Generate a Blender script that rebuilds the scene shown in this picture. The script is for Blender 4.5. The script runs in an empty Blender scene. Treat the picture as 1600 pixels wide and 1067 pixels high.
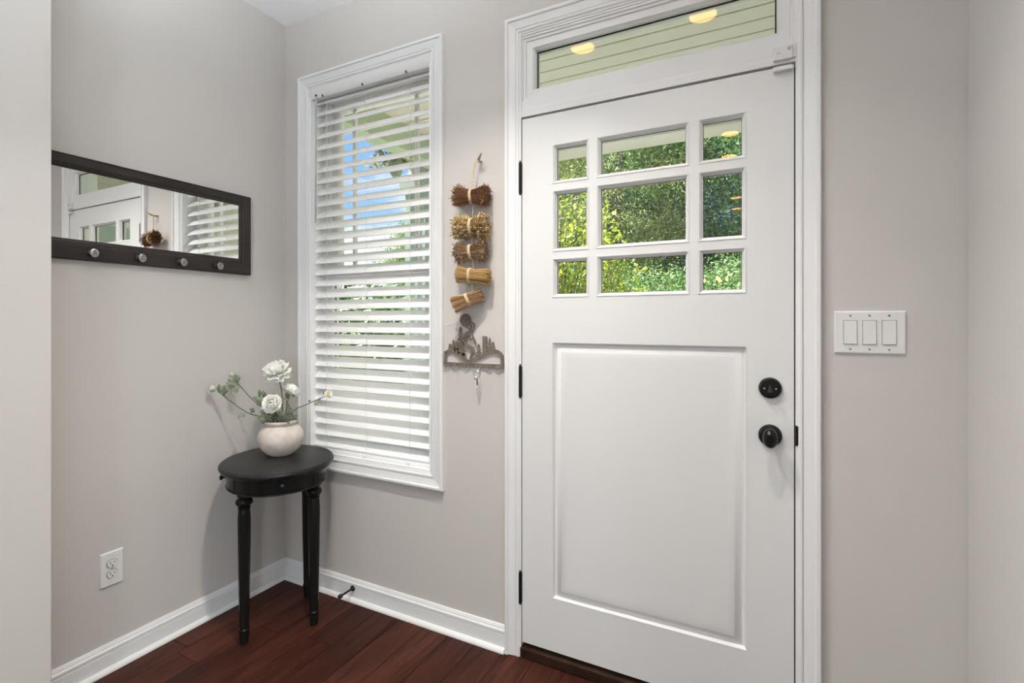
import bpy, bmesh, math, random
import numpy as np
from mathutils import Vector, Matrix, Euler
random.seed(7); RNG = np.random.default_rng(11)
S = bpy.context.scene
COL = S.collection
PI = math.pi
def R(d): return math.radians(d)

# ------------------------------------------------------------------ camera
cam = bpy.data.cameras.new('camera'); camo = bpy.data.objects.new('camera', cam); COL.objects.link(camo)
camo.location = (2.192, -1.752, 1.30); camo.rotation_euler = (R(90), 0, R(27.0))
cam.sensor_width = 36; cam.lens = 781.6/1600*36; cam.shift_y = -30.9/1600; cam.clip_start = .05; cam.clip_end = 300
S.camera = camo

# ------------------------------------------------------------------ world, sun, exposure
S.view_settings.view_transform = 'Standard'; S.view_settings.look = 'None'
S.view_settings.gamma = 1; S.view_settings.use_curve_mapping = False
S.view_settings.exposure = 0.12
W = bpy.data.worlds.new('sky'); S.world = W; W.use_nodes = True
wn = W.node_tree.nodes; wl = W.node_tree.links; wn.clear()
def wnode(t, **k):
    n = wn.new(t)
    for a, b in k.items(): setattr(n, a, b)
    return n
tc = wnode('ShaderNodeTexCoord'); sp = wnode('ShaderNodeSeparateXYZ'); wl.new(tc.outputs['Generated'], sp.inputs[0])
rp = wnode('ShaderNodeValToRGB'); wl.new(sp.outputs['Z'], rp.inputs[0])
e = rp.color_ramp.elements
e[0].position = 0.0; e[0].color = (.60, .78, 1.0, 1); e[1].position = .75; e[1].color = (.08, .24, .72, 1)
k = e.new(.22); k.color = (.30, .58, 1.0, 1)
nz = wnode('ShaderNodeTexNoise'); nz.inputs['Scale'].default_value = 3.2; nz.inputs['Detail'].default_value = 7; nz.inputs['Roughness'].default_value = .55
mp = wnode('ShaderNodeMapping'); mp.inputs['Scale'].default_value = (1, 1, 3.2); mp.inputs['Location'].default_value = (.3, .1, .35)
wl.new(tc.outputs['Generated'], mp.inputs[0]); wl.new(mp.outputs[0], nz.inputs['Vector'])
cr = wnode('ShaderNodeValToRGB'); cr.color_ramp.elements[0].position = .52; cr.color_ramp.elements[1].position = .66
lz = wnode('ShaderNodeMapRange'); lz.inputs['From Min'].default_value = .30; lz.inputs['From Max'].default_value = .17; lz.inputs['To Max'].default_value = .16; wl.new(sp.outputs['Z'], lz.inputs[0])
sm_ = wnode('ShaderNodeMath', operation='ADD'); wl.new(nz.outputs['Fac'], sm_.inputs[0]); wl.new(lz.outputs[0], sm_.inputs[1]); wl.new(sm_.outputs[0], cr.inputs[0])
mx = wnode('ShaderNodeMix', data_type='RGBA'); wl.new(cr.outputs[0], mx.inputs['Factor']); wl.new(rp.outputs[0], mx.inputs['A'])
mx.inputs['B'].default_value = (1.0, 1.0, 1.0, 1)
bg = wnode('ShaderNodeBackground'); bg.inputs['Strength'].default_value = 1.05; wl.new(mx.outputs['Result'], bg.inputs[0])
wo = wnode('ShaderNodeOutputWorld'); wl.new(bg.outputs[0], wo.inputs[0])

sun = bpy.data.lights.new('sun', 'SUN'); sun.energy = 19.0; sun.angle = R(.6); sun.color = (1, .95, .86)
suno = bpy.data.objects.new('sun', sun); COL.objects.link(suno)
suno.rotation_euler = Vector((-.54, -.10, .86)).to_track_quat('Z', 'Y').to_euler()

LAMPS = [(1.29, -.79), (1.912, -.78), (1.93, -2.57), (1.885, -3.16), (1.86, -4.85), (1.83, -5.5)]
LAMP_W = [13.5, 5, 3, 3, 3, 3]
CEIL = 2.81
for (lx, ly), pw in zip(LAMPS, LAMP_W):
    l = bpy.data.lights.new('downlight', 'AREA'); l.shape = 'DISK'; l.size = .10; l.energy = pw; l.color = (1, .94, .86); l.spread = R(100)
    lo = bpy.data.objects.new('downlight', l); COL.objects.link(lo); lo.location = (lx, ly, CEIL-.012)
# added fill lights behind the camera, standing in for unbuilt living-room windows
for wx, wy, rz, we in ((-2.17, -4.2, -90, 115), (4.57, -3.6, 90, 30), (4.57, -6.4, 90, 120)):
    l = bpy.data.lights.new('room_fill_light', 'AREA'); l.shape = 'RECTANGLE'; l.size = 1.7; l.size_y = 1.9; l.energy = we; l.color = (.84, .93, 1)
    lo = bpy.data.objects.new('room_fill_light', l); COL.objects.link(lo); lo.location = (wx, wy, 1.45); lo.rotation_euler = (R(90), 0, R(rz))

# the photographer's flash beside the camera, bounced off the ceiling
l = bpy.data.lights.new('bounce_flash', 'SPOT'); l.energy = 520; l.spot_size = R(98); l.spot_blend = 1; l.shadow_soft_size = .06; l.color = (.88, .955, 1)
lo = bpy.data.objects.new('bounce_flash', l); COL.objects.link(lo); lo.location = (1.6, -1.95, 1.65); lo.rotation_euler = Vector((.28, -.33, -1.0)).to_track_quat('Z', 'Y').to_euler()

# ------------------------------------------------------------------ materials
def mat(name, col, rough=.5, metal=0., var=0., vscale=8., bump=0., bscale=60., stretch=None, spec=None, trans=None, coords='Object'):
    m = bpy.data.materials.new(name); m.use_nodes = True; nt = m.node_tree; b = nt.nodes['Principled BSDF']
    b.inputs['Base Color'].default_value = (*col, 1); b.inputs['Roughness'].default_value = rough; b.inputs['Metallic'].default_value = metal
    if spec is not None: b.inputs['Specular IOR Level'].default_value = spec
    t = nt.nodes.new('ShaderNodeTexCoord'); src = t.outputs[coords]
    if stretch:
        mpn = nt.nodes.new('ShaderNodeMapping'); mpn.inputs['Scale'].default_value = stretch; nt.links.new(src, mpn.inputs[0]); src = mpn.outputs[0]
    if var:
        n = nt.nodes.new('ShaderNodeTexNoise'); n.inputs['Scale'].default_value = vscale; n.inputs['Detail'].default_value = 6; nt.links.new(src, n.inputs['Vector'])
        r = nt.nodes.new('ShaderNodeValToRGB'); nt.links.new(n.outputs['Fac'], r.inputs[0])
        r.color_ramp.elements[0].position = .3; r.color_ramp.elements[1].position = .7
        r.color_ramp.elements[0].color = (*[max(0, c*(1-var)) for c in col], 1); r.color_ramp.elements[1].color = (*[min(1, c*(1+var)) for c in col], 1)
        nt.links.new(r.outputs[0], b.inputs['Base Color'])
    if bump:
        n2 = nt.nodes.new('ShaderNodeTexNoise'); n2.inputs['Scale'].default_value = bscale; n2.inputs['Detail'].default_value = 3; nt.links.new(src, n2.inputs['Vector'])
        bp = nt.nodes.new('ShaderNodeBump'); bp.inputs['Strength'].default_value = bump; bp.inputs['Distance'].default_value = .004; nt.links.new(n2.outputs['Fac'], bp.inputs['Height'])
        nt.links.new(bp.outputs[0], b.inputs['Normal'])
    return m

def wood_mat(name, dark, light, rough, per_object=True, bump=.25):
    m = bpy.data.materials.new(name); m.use_nodes = True; nt = m.node_tree; b = nt.nodes['Principled BSDF']; N = nt.nodes.new; L = nt.links.new
    t = N('ShaderNodeTexCoord'); mp_ = N('ShaderNodeMapping'); mp_.inputs['Scale'].default_value = (9, .9, 9)
    oi = N('ShaderNodeObjectInfo'); ad = N('ShaderNodeVectorMath'); ad.operation = 'ADD'
    sc_ = N('ShaderNodeMath'); sc_.operation = 'MULTIPLY'; sc_.inputs[1].default_value = 37.0; L(oi.outputs['Random'], sc_.inputs[0])
    L(t.outputs['Object'], mp_.inputs[0]); L(mp_.outputs[0], ad.inputs[0]); L(sc_.outputs[0], ad.inputs[1])
    n1 = N('ShaderNodeTexNoise'); n1.inputs['Scale'].default_value = 2.2; n1.inputs['Detail'].default_value = 8; n1.inputs['Roughness'].default_value = .62; n1.inputs['Distortion'].default_value = .9; L(ad.outputs[0], n1.inputs['Vector'])
    n2 = N('ShaderNodeTexNoise'); n2.inputs['Scale'].default_value = 12; n2.inputs['Detail'].default_value = 9; n2.inputs['Roughness'].default_value = .68; n2.inputs['Distortion'].default_value = .4
    mp2 = N('ShaderNodeMapping'); mp2.inputs['Scale'].default_value = (4.5, .55, 4.5); L(ad.outputs[0], mp2.inputs[0]); L(mp2.outputs[0], n2.inputs['Vector'])
    r = N('ShaderNodeValToRGB'); r.color_ramp.elements[0].position = .39; r.color_ramp.elements[0].color = (*dark, 1); r.color_ramp.elements[1].position = .62; r.color_ramp.elements[1].color = (*light, 1)
    mxf = N('ShaderNodeMath'); mxf.operation = 'MULTIPLY_ADD'; mxf.inputs[1].default_value = .58; L(n2.outputs['Fac'], mxf.inputs[0])
    m3 = N('ShaderNodeMath'); m3.operation = 'MULTIPLY'; m3.inputs[1].default_value = .42; L(n1.outputs['Fac'], m3.inputs[0]); L(m3.outputs[0], mxf.inputs[2])
    L(mxf.outputs[0], r.inputs[0])
    hv = N('ShaderNodeHueSaturation'); L(r.outputs[0], hv.inputs['Color'])
    mr = N('ShaderNodeMapRange'); mr.inputs['To Min'].default_value = .70; mr.inputs['To Max'].default_value = 1.3; L(oi.outputs['Random'], mr.inputs[0]); L(mr.outputs[0], hv.inputs['Value'])
    L(hv.outputs[0], b.inputs['Base Color']); b.inputs['Roughness'].default_value = rough; b.inputs['Specular IOR Level'].default_value = .12
    bp = N('ShaderNodeBump'); bp.inputs['Strength'].default_value = bump; bp.inputs['Distance'].default_value = .003; L(n2.outputs['Fac'], bp.inputs['Height']); L(bp.outputs[0], b.inputs['Normal'])
    return m

def leaf_mat(name, cols, rough=.5, transl=.25):
    m = bpy.data.materials.new(name); m.use_nodes = True; nt = m.node_tree; N = nt.nodes.new; L = nt.links.new; b = nt.nodes['Principled BSDF']
    g = N('ShaderNodeNewGeometry'); r = N('ShaderNodeValToRGB'); L(g.outputs['Random Per Island'], r.inputs[0])
    el = r.color_ramp.elements; el[0].position = 0; el[0].color = (*cols[0], 1); el[1].position = 1; el[1].color = (*cols[-1], 1)
    for i, c in enumerate(cols[1:-1]): q = el.new((i+1)/(len(cols)-1)); q.color = (*c, 1)
    L(r.outputs[0], b.inputs['Base Color']); b.inputs['Roughness'].default_value = rough
    tr = N('ShaderNodeBsdfTranslucent'); L(r.outputs[0], tr.inputs[0]); ms = N('ShaderNodeMixShader'); ms.inputs[0].default_value = transl
    o = nt.nodes['Material Output']; L(b.outputs[0], ms.inputs[1]); L(tr.outputs[0], ms.inputs[2]); L(ms.outputs[0], o.inputs[0])
    return m

def glass_mat(name, tint=(1, 1, 1), gain=.6):
    m = bpy.data.materials.new(name); m.use_nodes = True; nt = m.node_tree; N = nt.nodes.new; L = nt.links.new; nt.nodes.remove(nt.nodes['Principled BSDF'])
    fr = N('ShaderNodeFresnel'); ge = N('ShaderNodeNewGeometry'); ir = N('ShaderNodeMapRange')      # same reflectance on both faces of the pane
    ir.inputs['To Min'].default_value = 1.5; ir.inputs['To Max'].default_value = 1/1.5; L(ge.outputs['Backfacing'], ir.inputs[0]); L(ir.outputs[0], fr.inputs[0])
    mu = N('ShaderNodeMath'); mu.operation = 'MULTIPLY'; mu.inputs[1].default_value = gain; mu.use_clamp = True; L(fr.outputs[0], mu.inputs[0])
    t = N('ShaderNodeBsdfTransparent'); t.inputs[0].default_value = (*tint, 1); gl = N('ShaderNodeBsdfGlossy'); gl.inputs['Roughness'].default_value = 0.0
    ms = N('ShaderNodeMixShader'); L(mu.outputs[0], ms.inputs[0]); L(t.outputs[0], ms.inputs[1]); L(gl.outputs[0], ms.inputs[2]); L(ms.outputs[0], nt.nodes['Material Output'].inputs[0])
    return m

def emit_mat(name, col, s):
    m = bpy.data.materials.new(name); m.use_nodes = True; nt = m.node_tree; nt.nodes.remove(nt.nodes['Principled BSDF'])
    em = nt.nodes.new('ShaderNodeEmission'); em.inputs[0].default_value = (*col, 1); em.inputs[1].default_value = s; nt.links.new(em.outputs[0], nt.nodes['Material Output'].inputs[0])
    return m

M = {}
M['wall'] = mat('greige_wall_paint', (.560, .530, .503), .75, bump=.10, bscale=180)
M['ceil'] = mat('ceiling_paint', (.87, .87, .865), .85, bump=.35, bscale=90)
M['trim'] = mat('white_trim_paint', (.78, .785, .785), .38)
M['door'] = mat('white_door_paint', (.715, .72, .715), .42, bump=.03, bscale=120, stretch=(1, 1, .2))
M['blind'] = mat('white_blind_slat', (.88, .88, .875), .35)
M['sash'] = mat('white_window_sash', (.92, .92, .92), .4)
M['valance'] = mat('white_valance', (.72, .715, .705), .45)
M['black'] = mat('black_satin_lacquer', (.010, .0095, .009), .22, bump=.03, bscale=40, spec=.13)
M['worn'] = mat('worn_black_lacquer_top', (.014, .0135, .013), .33, var=.5, vscale=25, bump=.04, bscale=70, spec=.16)
M['bronze'] = mat('oil_rubbed_bronze', (.012, .011, .011), .3, metal=.6)
M['gap'] = mat('dark_gap_weatherstrip', (.012, .012, .012), .9)
M['frame'] = mat('dark_espresso_wood', (.024, .018, .0165), .42, spec=.3, var=.25, vscale=40, stretch=(1, .1, 1), bump=.08, bscale=120)
M['mirror'] = mat('mirror_silver', (.93, .94, .93), .0, metal=1.)
M['pewter'] = mat('aged_pewter', (.33, .32, .31), .32, metal=.9, var=.3, vscale=90)
M['plastic'] = mat('white_plastic', (.74, .735, .72), .35)
M['slot'] = mat('dark_slot', (.02, .018, .016), .7)
M['steel'] = mat('bright_steel', (.6, .6, .58), .3, metal=1.)
M['floor'] = wood_mat('walnut_floor', (.010, .003, .0018), (.076, .023, .0135), .5)
M['threshold'] = wood_mat('threshold_wood', (.018, .008, .006), (.055, .026, .018), .4)
M['vase'] = mat('speckled_stoneware', (.58, .515, .47), .7, var=.14, vscale=26, bump=.25, bscale=120)
M['petal'] = mat('white_petal', (.90, .90, .84), .6)
M['yellow'] = mat('yellow_stamens', (.62, .47, .04), .7, var=.3, vscale=200)
M['stem'] = mat('dusty_green_stem', (.10, .13, .08), .55, var=.3, vscale=60)
M['leaf'] = leaf_mat('dusty_green_leaf', [(.11, .14, .08), (.23, .27, .17), (.40, .44, .32)], .6, .15)
M['calyx'] = mat('grey_green_calyx', (.16, .20, .12), .6, var=.3, vscale=80)
M['straw_brown'] = leaf_mat('dark_brown_twigs', [(.11, .055, .025), (.24, .115, .05), (.36, .19, .09)], .8, .05)
M['straw_blond'] = leaf_mat('blond_seed_heads', [(.30, .19, .08), (.50, .35, .16), (.68, .50, .26)], .8, .05)
M['straw_fuzz'] = leaf_mat('brown_dried_grass', [(.17, .095, .05), (.33, .21, .12), (.48, .34, .20)], .8, .05)
M['straw_tan'] = leaf_mat('golden_straw', [(.36, .22, .08), (.56, .37, .15), (.70, .50, .24)], .8, .05)
M['straw_broom'] = leaf_mat('tan_broom_straw', [(.34, .20, .10), (.50, .31, .16), (.62, .42, .24)], .8, .05)
M['raffia'] = mat('raffia_tie', (.56, .43, .28), .8, var=.25, vscale=120)
M['rack'] = mat('hammered_bronze_metal', (.165, .135, .105), .6, metal=.25, spec=.3, var=.45, vscale=260, bump=.4, bscale=320)
M['wand'] = mat('grey_wand', (.36, .36, .355), .4)
M['bud'] = mat('grey_green_bud', (.50, .52, .42), .65, var=.25, vscale=70)
M['turn'] = mat('worn_bronze_turn', (.06, .057, .055), .35, metal=.5)
M['wire'] = mat('pale_wire', (.55, .53, .50), .4, metal=.6)
M['fob'] = mat('black_key_grip', (.02, .02, .02), .4)
M['nailwood'] = mat('driftwood_peg', (.33, .28, .2), .8, var=.3, vscale=80)
M['glass'] = glass_mat('clear_glass')
M['doorglass'] = glass_mat('door_glass', (.94, .97, .955), .8)
M['lens'] = emit_mat('warm_lens', (1, .50, .14), 18)
M['bulb'] = emit_mat('warm_bulb', (1, .55, .18), 45)
M['sage'] = mat('sage_porch_paint', (.68, .65, .575), .6, var=.03, vscale=6)
M['beam'] = mat('beige_porch_beam', (.68, .65, .61), .6)
M['post'] = mat('shade_tinted_post', (.44, .56, .50), .6)  # green cast of the shaded post is put into its base colour
M['beamgreen'] = mat('sage_green_beam', (.45, .57, .40), .6)
M['concrete'] = mat('porch_concrete', (.62, .61, .59), .85, var=.08, vscale=5)
M['grass'] = mat('lawn', (.17, .19, .12), .9, var=.4, vscale=3)
M['bark'] = mat('grey_bark', (.20, .165, .13), .9, var=.4, vscale=12, stretch=(1, 1, .2), bump=.5, bscale=30)
M['tree_dark'] = leaf_mat('dark_woodland_leaf', [(.05, .11, .04), (.14, .28, .08), (.28, .43, .15), (.48, .58, .30)], .45)
M['tree_olive'] = leaf_mat('olive_leaf', [(.24, .29, .09), (.45, .50, .18), (.62, .65, .38)], .5)
M['tree_blue'] = leaf_mat('cool_green_leaf', [(.09, .16, .07), (.20, .34, .13), (.42, .54, .30)], .4)
M['bush'] = leaf_mat('yellow_green_leaf', [(.16, .26, .03), (.30, .42, .04), (.44, .55, .07), (.56, .60, .09), (.66, .62, .10)], .45, .35)
M['rhodo'] = leaf_mat('glossy_long_leaf', [(.03, .09, .03), (.06, .15, .045), (.13, .26, .08), (.28, .38, .15)], .55, .15)
M['basketleaf'] = leaf_mat('pale_trailing_leaf', [(.20, .20, .10), (.36, .36, .2), (.5, .48, .3)], .6, .2)
M['pot'] = mat('green_grey_pot', (.25, .32, .24), .6)

# ------------------------------------------------------------------ mesh helpers
def mesh_obj(name, verts, faces, m, parent=None, smooth=False, bevel=0, loc=None):
    me = bpy.data.meshes.new(name); me.from_pydata([tuple(v) for v in verts], [], faces); me.update()
    bm = bmesh.new(); bm.from_mesh(me); bmesh.ops.recalc_face_normals(bm, faces=bm.faces); bm.to_mesh(me); bm.free()
    return link(name, me, m, parent, smooth, bevel, loc)
def link(name, me, m, parent=None, smooth=False, bevel=0, loc=None):
    if m is not None and not me.materials: me.materials.append(m)
    o = bpy.data.objects.new(name, me); COL.objects.link(o)
    if parent is not None: o.parent = parent
    if loc is not None: o.location = loc
    if smooth:
        me.polygons.foreach_set('use_smooth', [True]*len(me.polygons))
        try: me.set_sharp_from_angle(angle=R(38))
        except Exception: pass
    if bevel:
        b = o.modifiers.new('edge', 'BEVEL'); b.width = bevel; b.segments = 2; b.limit_method = 'ANGLE'; b.angle_limit = R(35)
    return o
class MB:
    def __init__(s): s.v = []; s.f = []
    def add(s, v, f):
        n = len(s.v); s.v += [tuple(x) for x in v]; s.f += [tuple(i+n for i in q) for q in f]; return s
    def box(s, x0, x1, y0, y1, z0, z1):
        return s.add([(x0, y0, z0), (x1, y0, z0), (x1, y1, z0), (x0, y1, z0), (x0, y0, z1), (x1, y0, z1), (x1, y1, z1), (x0, y1, z1)],
                     [(0, 3, 2, 1), (4, 5, 6, 7), (0, 1, 5, 4), (1, 2, 6, 5), (2, 3, 7, 6), (3, 0, 4, 7)])
    def tube(s, pts, r, n=8, caps=True):
        pts = [Vector(p) for p in pts]; rr = r if isinstance(r, (list, tuple)) else [r]*len(pts)
        V = []; ref = Vector((.31, .17, .93))
        for i, p in enumerate(pts):
            t = (pts[min(i+1, len(pts)-1)]-pts[max(i-1, 0)]).normalized()
            a = t.cross(ref)
            if a.length < .05: a = t.cross(Vector((1, 0, 0)))
            a.normalize(); b = t.cross(a)
            V += [p+(a*math.cos(2*PI*k/n)+b*math.sin(2*PI*k/n))*rr[i] for k in range(n)]
        F = [(i*n+k, i*n+(k+1) % n, (i+1)*n+(k+1) % n, (i+1)*n+k) for i in range(len(pts)-1) for k in range(n)]
        if caps: F += [tuple(range(n))[::-1], tuple(range((len(pts)-1)*n, len(pts)*n))]
        return s.add(V, F)
    def lathe(s, prof, n=32, mtx=None, sx=1, sy=1):
        V = []
        for r, z in prof: V += [Vector((r*sx*math.cos(2*PI*k/n), r*sy*math.sin(2*PI*k/n), z)) for k in range(n)]
        F = [(i*n+k, i*n+(k+1) % n, (i+1)*n+(k+1) % n, (i+1)*n+k) for i in range(len(prof)-1) for k in range(n)]
        F += [tuple(range(n))[::-1], tuple(range((len(prof)-1)*n, len(prof)*n))]
        if mtx is not None: V = [mtx @ v for v in V]
        return s.add(V, F)
    def prism(s, poly, y0, y1):            # pieces of one mesh lie a hair apart in depth; polygon in the XZ plane, extruded along Y
        n = len(poly); s.np = getattr(s, 'np', 0)+1; y0 -= .00012*s.np
        from mathutils.geometry import tessellate_polygon
        tri = tessellate_polygon([[Vector((a, b, 0)) for a, b in poly]])
        V = [(a, y0, b) for a, b in poly]+[(a, y1, b) for a, b in poly]
        F = [tuple(t) for t in tri]+[tuple(i+n for i in t[::-1]) for t in tri]+[(i, (i+1) % n, n+(i+1) % n, n+i) for i in range(n)]
        return s.add(V, F)
    def frame(s, x0, x1, z0, z1, prof, y=0., open_bottom=False, closed_prof=False):
        # mitred moulding round a rectangle in the XZ plane; prof = (inset from outer edge, proud of plane towards -Y)
        V = []
        for u, h in prof:
            zb = z0 if open_bottom else z0+u
            V += [(x0+u, y-h, zb), (x0+u, y-h, z1-u), (x1-u, y-h, z1-u), (x1-u, y-h, zb)]
        F = []; m_ = len(prof)
        for i in range(m_ if closed_prof else m_-1):
            j = (i+1) % m_
            for k in range(3 if open_bottom else 4):
                F.append((i*4+k, i*4+(k+1) % 4, j*4+(k+1) % 4, j*4+k))
        if open_bottom and closed_prof:
            F.append(tuple(i*4 for i in range(m_))); F.append(tuple(i*4+3 for i in range(m_))[::-1])
        return s.add(V, F)
    def xform(s, fn): s.v = [tuple(fn(Vector(v))) for v in s.v]; return s
    def build(s, name, m, parent=None, smooth=False, bevel=0, loc=None): return mesh_obj(name, s.v, s.f, m, parent, smooth, bevel, loc)

def box(name, x0, x1, y0, y1, z0, z1, m, parent=None, bevel=0): return MB().box(x0, x1, y0, y1, z0, z1).build(name, m, parent, bevel=bevel)
def empty(name, loc=(0, 0, 0)):
    o = bpy.data.objects.new(name, None); COL.objects.link(o); o.location = loc; o.empty_display_size = .05; return o
def thing(name, label, cat, loc=(0, 0, 0), group=None):
    return tag(empty(name, loc), label, cat, group)
def tag(o, label=None, cat=None, group=None, kind=None):
    if label: o['label'] = label
    if cat: o['category'] = cat
    if group: o['group'] = group
    if kind: o['kind'] = kind
    return o
def st(o): o['kind'] = 'structure'; return o
def dup(o, parent=None, loc=None):
    c = o.copy(); COL.objects.link(c)
    if parent is not None: c.parent = parent
    if loc is not None: c.location = loc
    return c
YFACE = Matrix.Rotation(R(90), 4, 'X')          # local +Z -> world -Y (faces the room from the back wall)

# ------------------------------------------------------------------ room shell
WT = .16
WX0, WX1, WZ0, WZ1 = .178, .912, .655, 2.445       # window opening
DX0, DX1, DZ1 = 1.325, 2.282, 2.412                # door rough opening
XR = 2.672
wb = MB()
wb.box(-.16, WX0, 0, WT, 0, CEIL).box(WX0, WX1, 0, WT, 0, WZ0).box(WX0, WX1, 0, WT, WZ1, CEIL).box(WX1, DX0, 0, WT, 0, CEIL)
wb.box(DX0, DX1, 0, WT, DZ1, CEIL).box(DX1, XR+.15, 0, WT, 0, CEIL)
st(wb.build('wall_back', M['wall']))
st(box('wall_left', -.16, 0, -1.05, 0, 0, CEIL, M['wall']))
st(box('wall_left_return', -.16, .25, -1.95, -1.03, 0, CEIL, M['wall'], bevel=.004))
st(box('wall_right', XR, XR+.15, -1.95, 0, 0, CEIL, M['wall'], bevel=.004))
st(box('wall_living_left', -2.2, -.16, -1.95, -1.83, 0, CEIL, M['wall']))
st(box('wall_living_right', XR+.15, 4.6, -1.95, -1.83, 0, CEIL, M['wall']))
st(box('wall_far_left', -2.32, -2.2, -8.1, -1.83, 0, CEIL, M['wall']))
st(box('wall_far_right', 4.6, 4.72, -8.1, -1.83, 0, CEIL, M['wall']))
st(box('wall_front', -2.2, 4.6, -8.2, -8.0, 0, CEIL, M['wall']))
st(box('ceiling', -2.32, 4.72, -8.2, .16, CEIL, CEIL+.12, M['ceil']))
fl = st(box('floor', -2.32, 4.72, -8.2, .10, -.12, -.012, M['floor']))
# floor boards of the foyer, each its own part; boards run towards the back wall
pw = .127; rows = int((XR+.02)/pw)+1
for i in range(rows):
    x0 = i*pw; x1 = min(x0+pw, XR); yy = .0; first = True
    while yy > -1.95:
        ln = random.uniform(.55, 1.25) if not first else random.uniform(.25, 1.2); first = False
        y1 = yy; y0 = max(yy-ln, -1.95); yy = y0
        if x1-x0 < .03 or y1-y0 < .02: continue
        if x1 < .25 and y0 < -1.03:
            y0 = -1.03
            if y1 <= y0: continue
        p = box('plank', -(x1-x0)/2+.0006, (x1-x0)/2-.0006, -(y1-y0)/2+.0008, (y1-y0)/2-.0008, -.012, 0, M['floor'], fl, bevel=.0016)
        p.location = ((x0+x1)/2, (y0+y1)/2, random.uniform(-.0006, 0))
q = box('plank_field', -2.2, 4.6, -8, -1.95, -.012, 0, M['floor'], fl); q['kind'] = 'stuff'

# baseboards with a shoe moulding
BB = [(0, 0), (.012, 0), (.012, .066), (.0095, .0685), (.0095, .071), (.0135, .073), (.0135, .081), (.0095, .086), (.0085, .091), (.006, .097), (.005, .100), (0, .100)]
SH = [(.013, 0), (.028, 0), (.027, .007), (.023, .013), (.018, .017), (.013, .018)]
def strip(name, prof, a, b, m, parent=None, n=None):
    a = Vector(a); b = Vector(b); n = Vector(n); mb = MB(); k = len(prof)
    mb.add([a+n*u+Vector((0, 0, z)) for u, z in prof]+[b+n*u+Vector((0, 0, z)) for u, z in prof],
           [(i, (i+1) % k, k+(i+1) % k, k+i) for i in range(k)]+[tuple(range(k))[::-1], tuple(range(k, 2*k))])
    return mb.build(name, m, parent)
for nm, a, b, n in [('baseboard_left', (0, -1.03, 0), (0, 0, 0), (1, 0, 0)), ('baseboard_back', (0, 0, 0), (1.275, 0, 0), (0, -1, 0)),
                    ('baseboard_back_right', (2.336, 0, 0), (XR, 0, 0), (0, -1, 0)), ('baseboard_right', (XR, -1.95, 0), (XR, 0, 0), (-1, 0, 0)),
                    ('baseboard_return', (.25, -1.95, 0), (.25, -1.03, 0), (1, 0, 0))]:
    o = st(strip(nm, BB, a, b, M['trim'], n=n)); strip('shoe_moulding', SH, a, b, M['trim'], o, n=n)

# ------------------------------------------------------------------ window_1 with casing
win = st(empty('window_1', ((WX0+WX1)/2, .08, WZ0)))
win_parent_loc = Vector(win.location)
def wpart(o): o.location = Vector(o.location)-win_parent_loc; o.parent = win; return o
CAS = [(0, 0), (0, .017), (.003, .021), (.011, .0215), (.0145, .019), (.015, .0155), (.018, .015), (.044, .0105), (.0455, .0075), (.048, .0075), (.049, .0125), (.055, .0125), (.059, .010), (.060, .0075), (.067, .006), (.067, 0)]
wpart(MB().frame(.111, .979, .588, 2.512, CAS).build('casing', M['trim']))
wpart(MB().frame(WX0-.004, WX1+.004, WZ0-.004, WZ1+.004, [(0, .004), (.013, .004), (.013, -.16), (0, -.16)], closed_prof=True).build('jamb', M['sash']))
wpart(MB().frame(WX0+.008, WX1-.008, WZ0+.008, WZ1-.008, [(0, -.075), (.022, -.075), (.022, -.085), (.030, -.085), (.030, -.15), (0, -.15)], closed_prof=True).build('window_frame', M['sash']))
wpart(box('sill_stop', WX0+.009, WX1-.009, .012, .070, WZ0+.009, WZ0+.026, M['sash'], bevel=.003))
SASH = [(0, 0), (.040, 0), (.046, -.006), (.050, -.016), (.050, -.032), (0, -.032)]
up = wpart(MB().frame(WX0+.034, WX1-.034, 1.53, WZ1-.038, [(a, b-.110) for a, b in SASH], closed_prof=True).build('upper_sash', M['sash']))
lo_ = wpart(MB().frame(WX0+.026, WX1-.026, WZ0+.036, 1.565, [(a, b-.078) for a, b in SASH], closed_prof=True).build('lower_sash', M['sash']))
def onto(o, parent):       # parent keeping world place
    off = Vector((0, 0, 0)); q = parent
    while q is not None: off += Vector(q.location); q = q.parent
    o.location = Vector(o.location)-off; o.parent = parent; return o
for x in (.352, .738): onto(box('muntin', x-.0095, x+.0095, .118, .136, 1.58, WZ1-.09, M['sash'], bevel=.003), up)
for z in (1.672, 2.262): onto(box('muntin', WX0+.084, WX1-.084, .119, .135, z-.0095, z+.0095, M['sash'], bevel=.003), up)
onto(box('pane', WX0+.070, WX1-.070, .125, .129, 1.57, WZ1-.075, M['glass']), up)
onto(box('pane', WX0+.062, WX1-.062, .095, .099, WZ0+.07, 1.53, M['glass']), lo_)
onto(MB().frame(WX0+.0745, WX1-.0745, WZ0+.0845, 1.5165, [(0, -.0945), (.005, -.0945), (.005, -.0915), (0, -.0915)], closed_prof=True).build('gasket', M['gap']), lo_)

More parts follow.
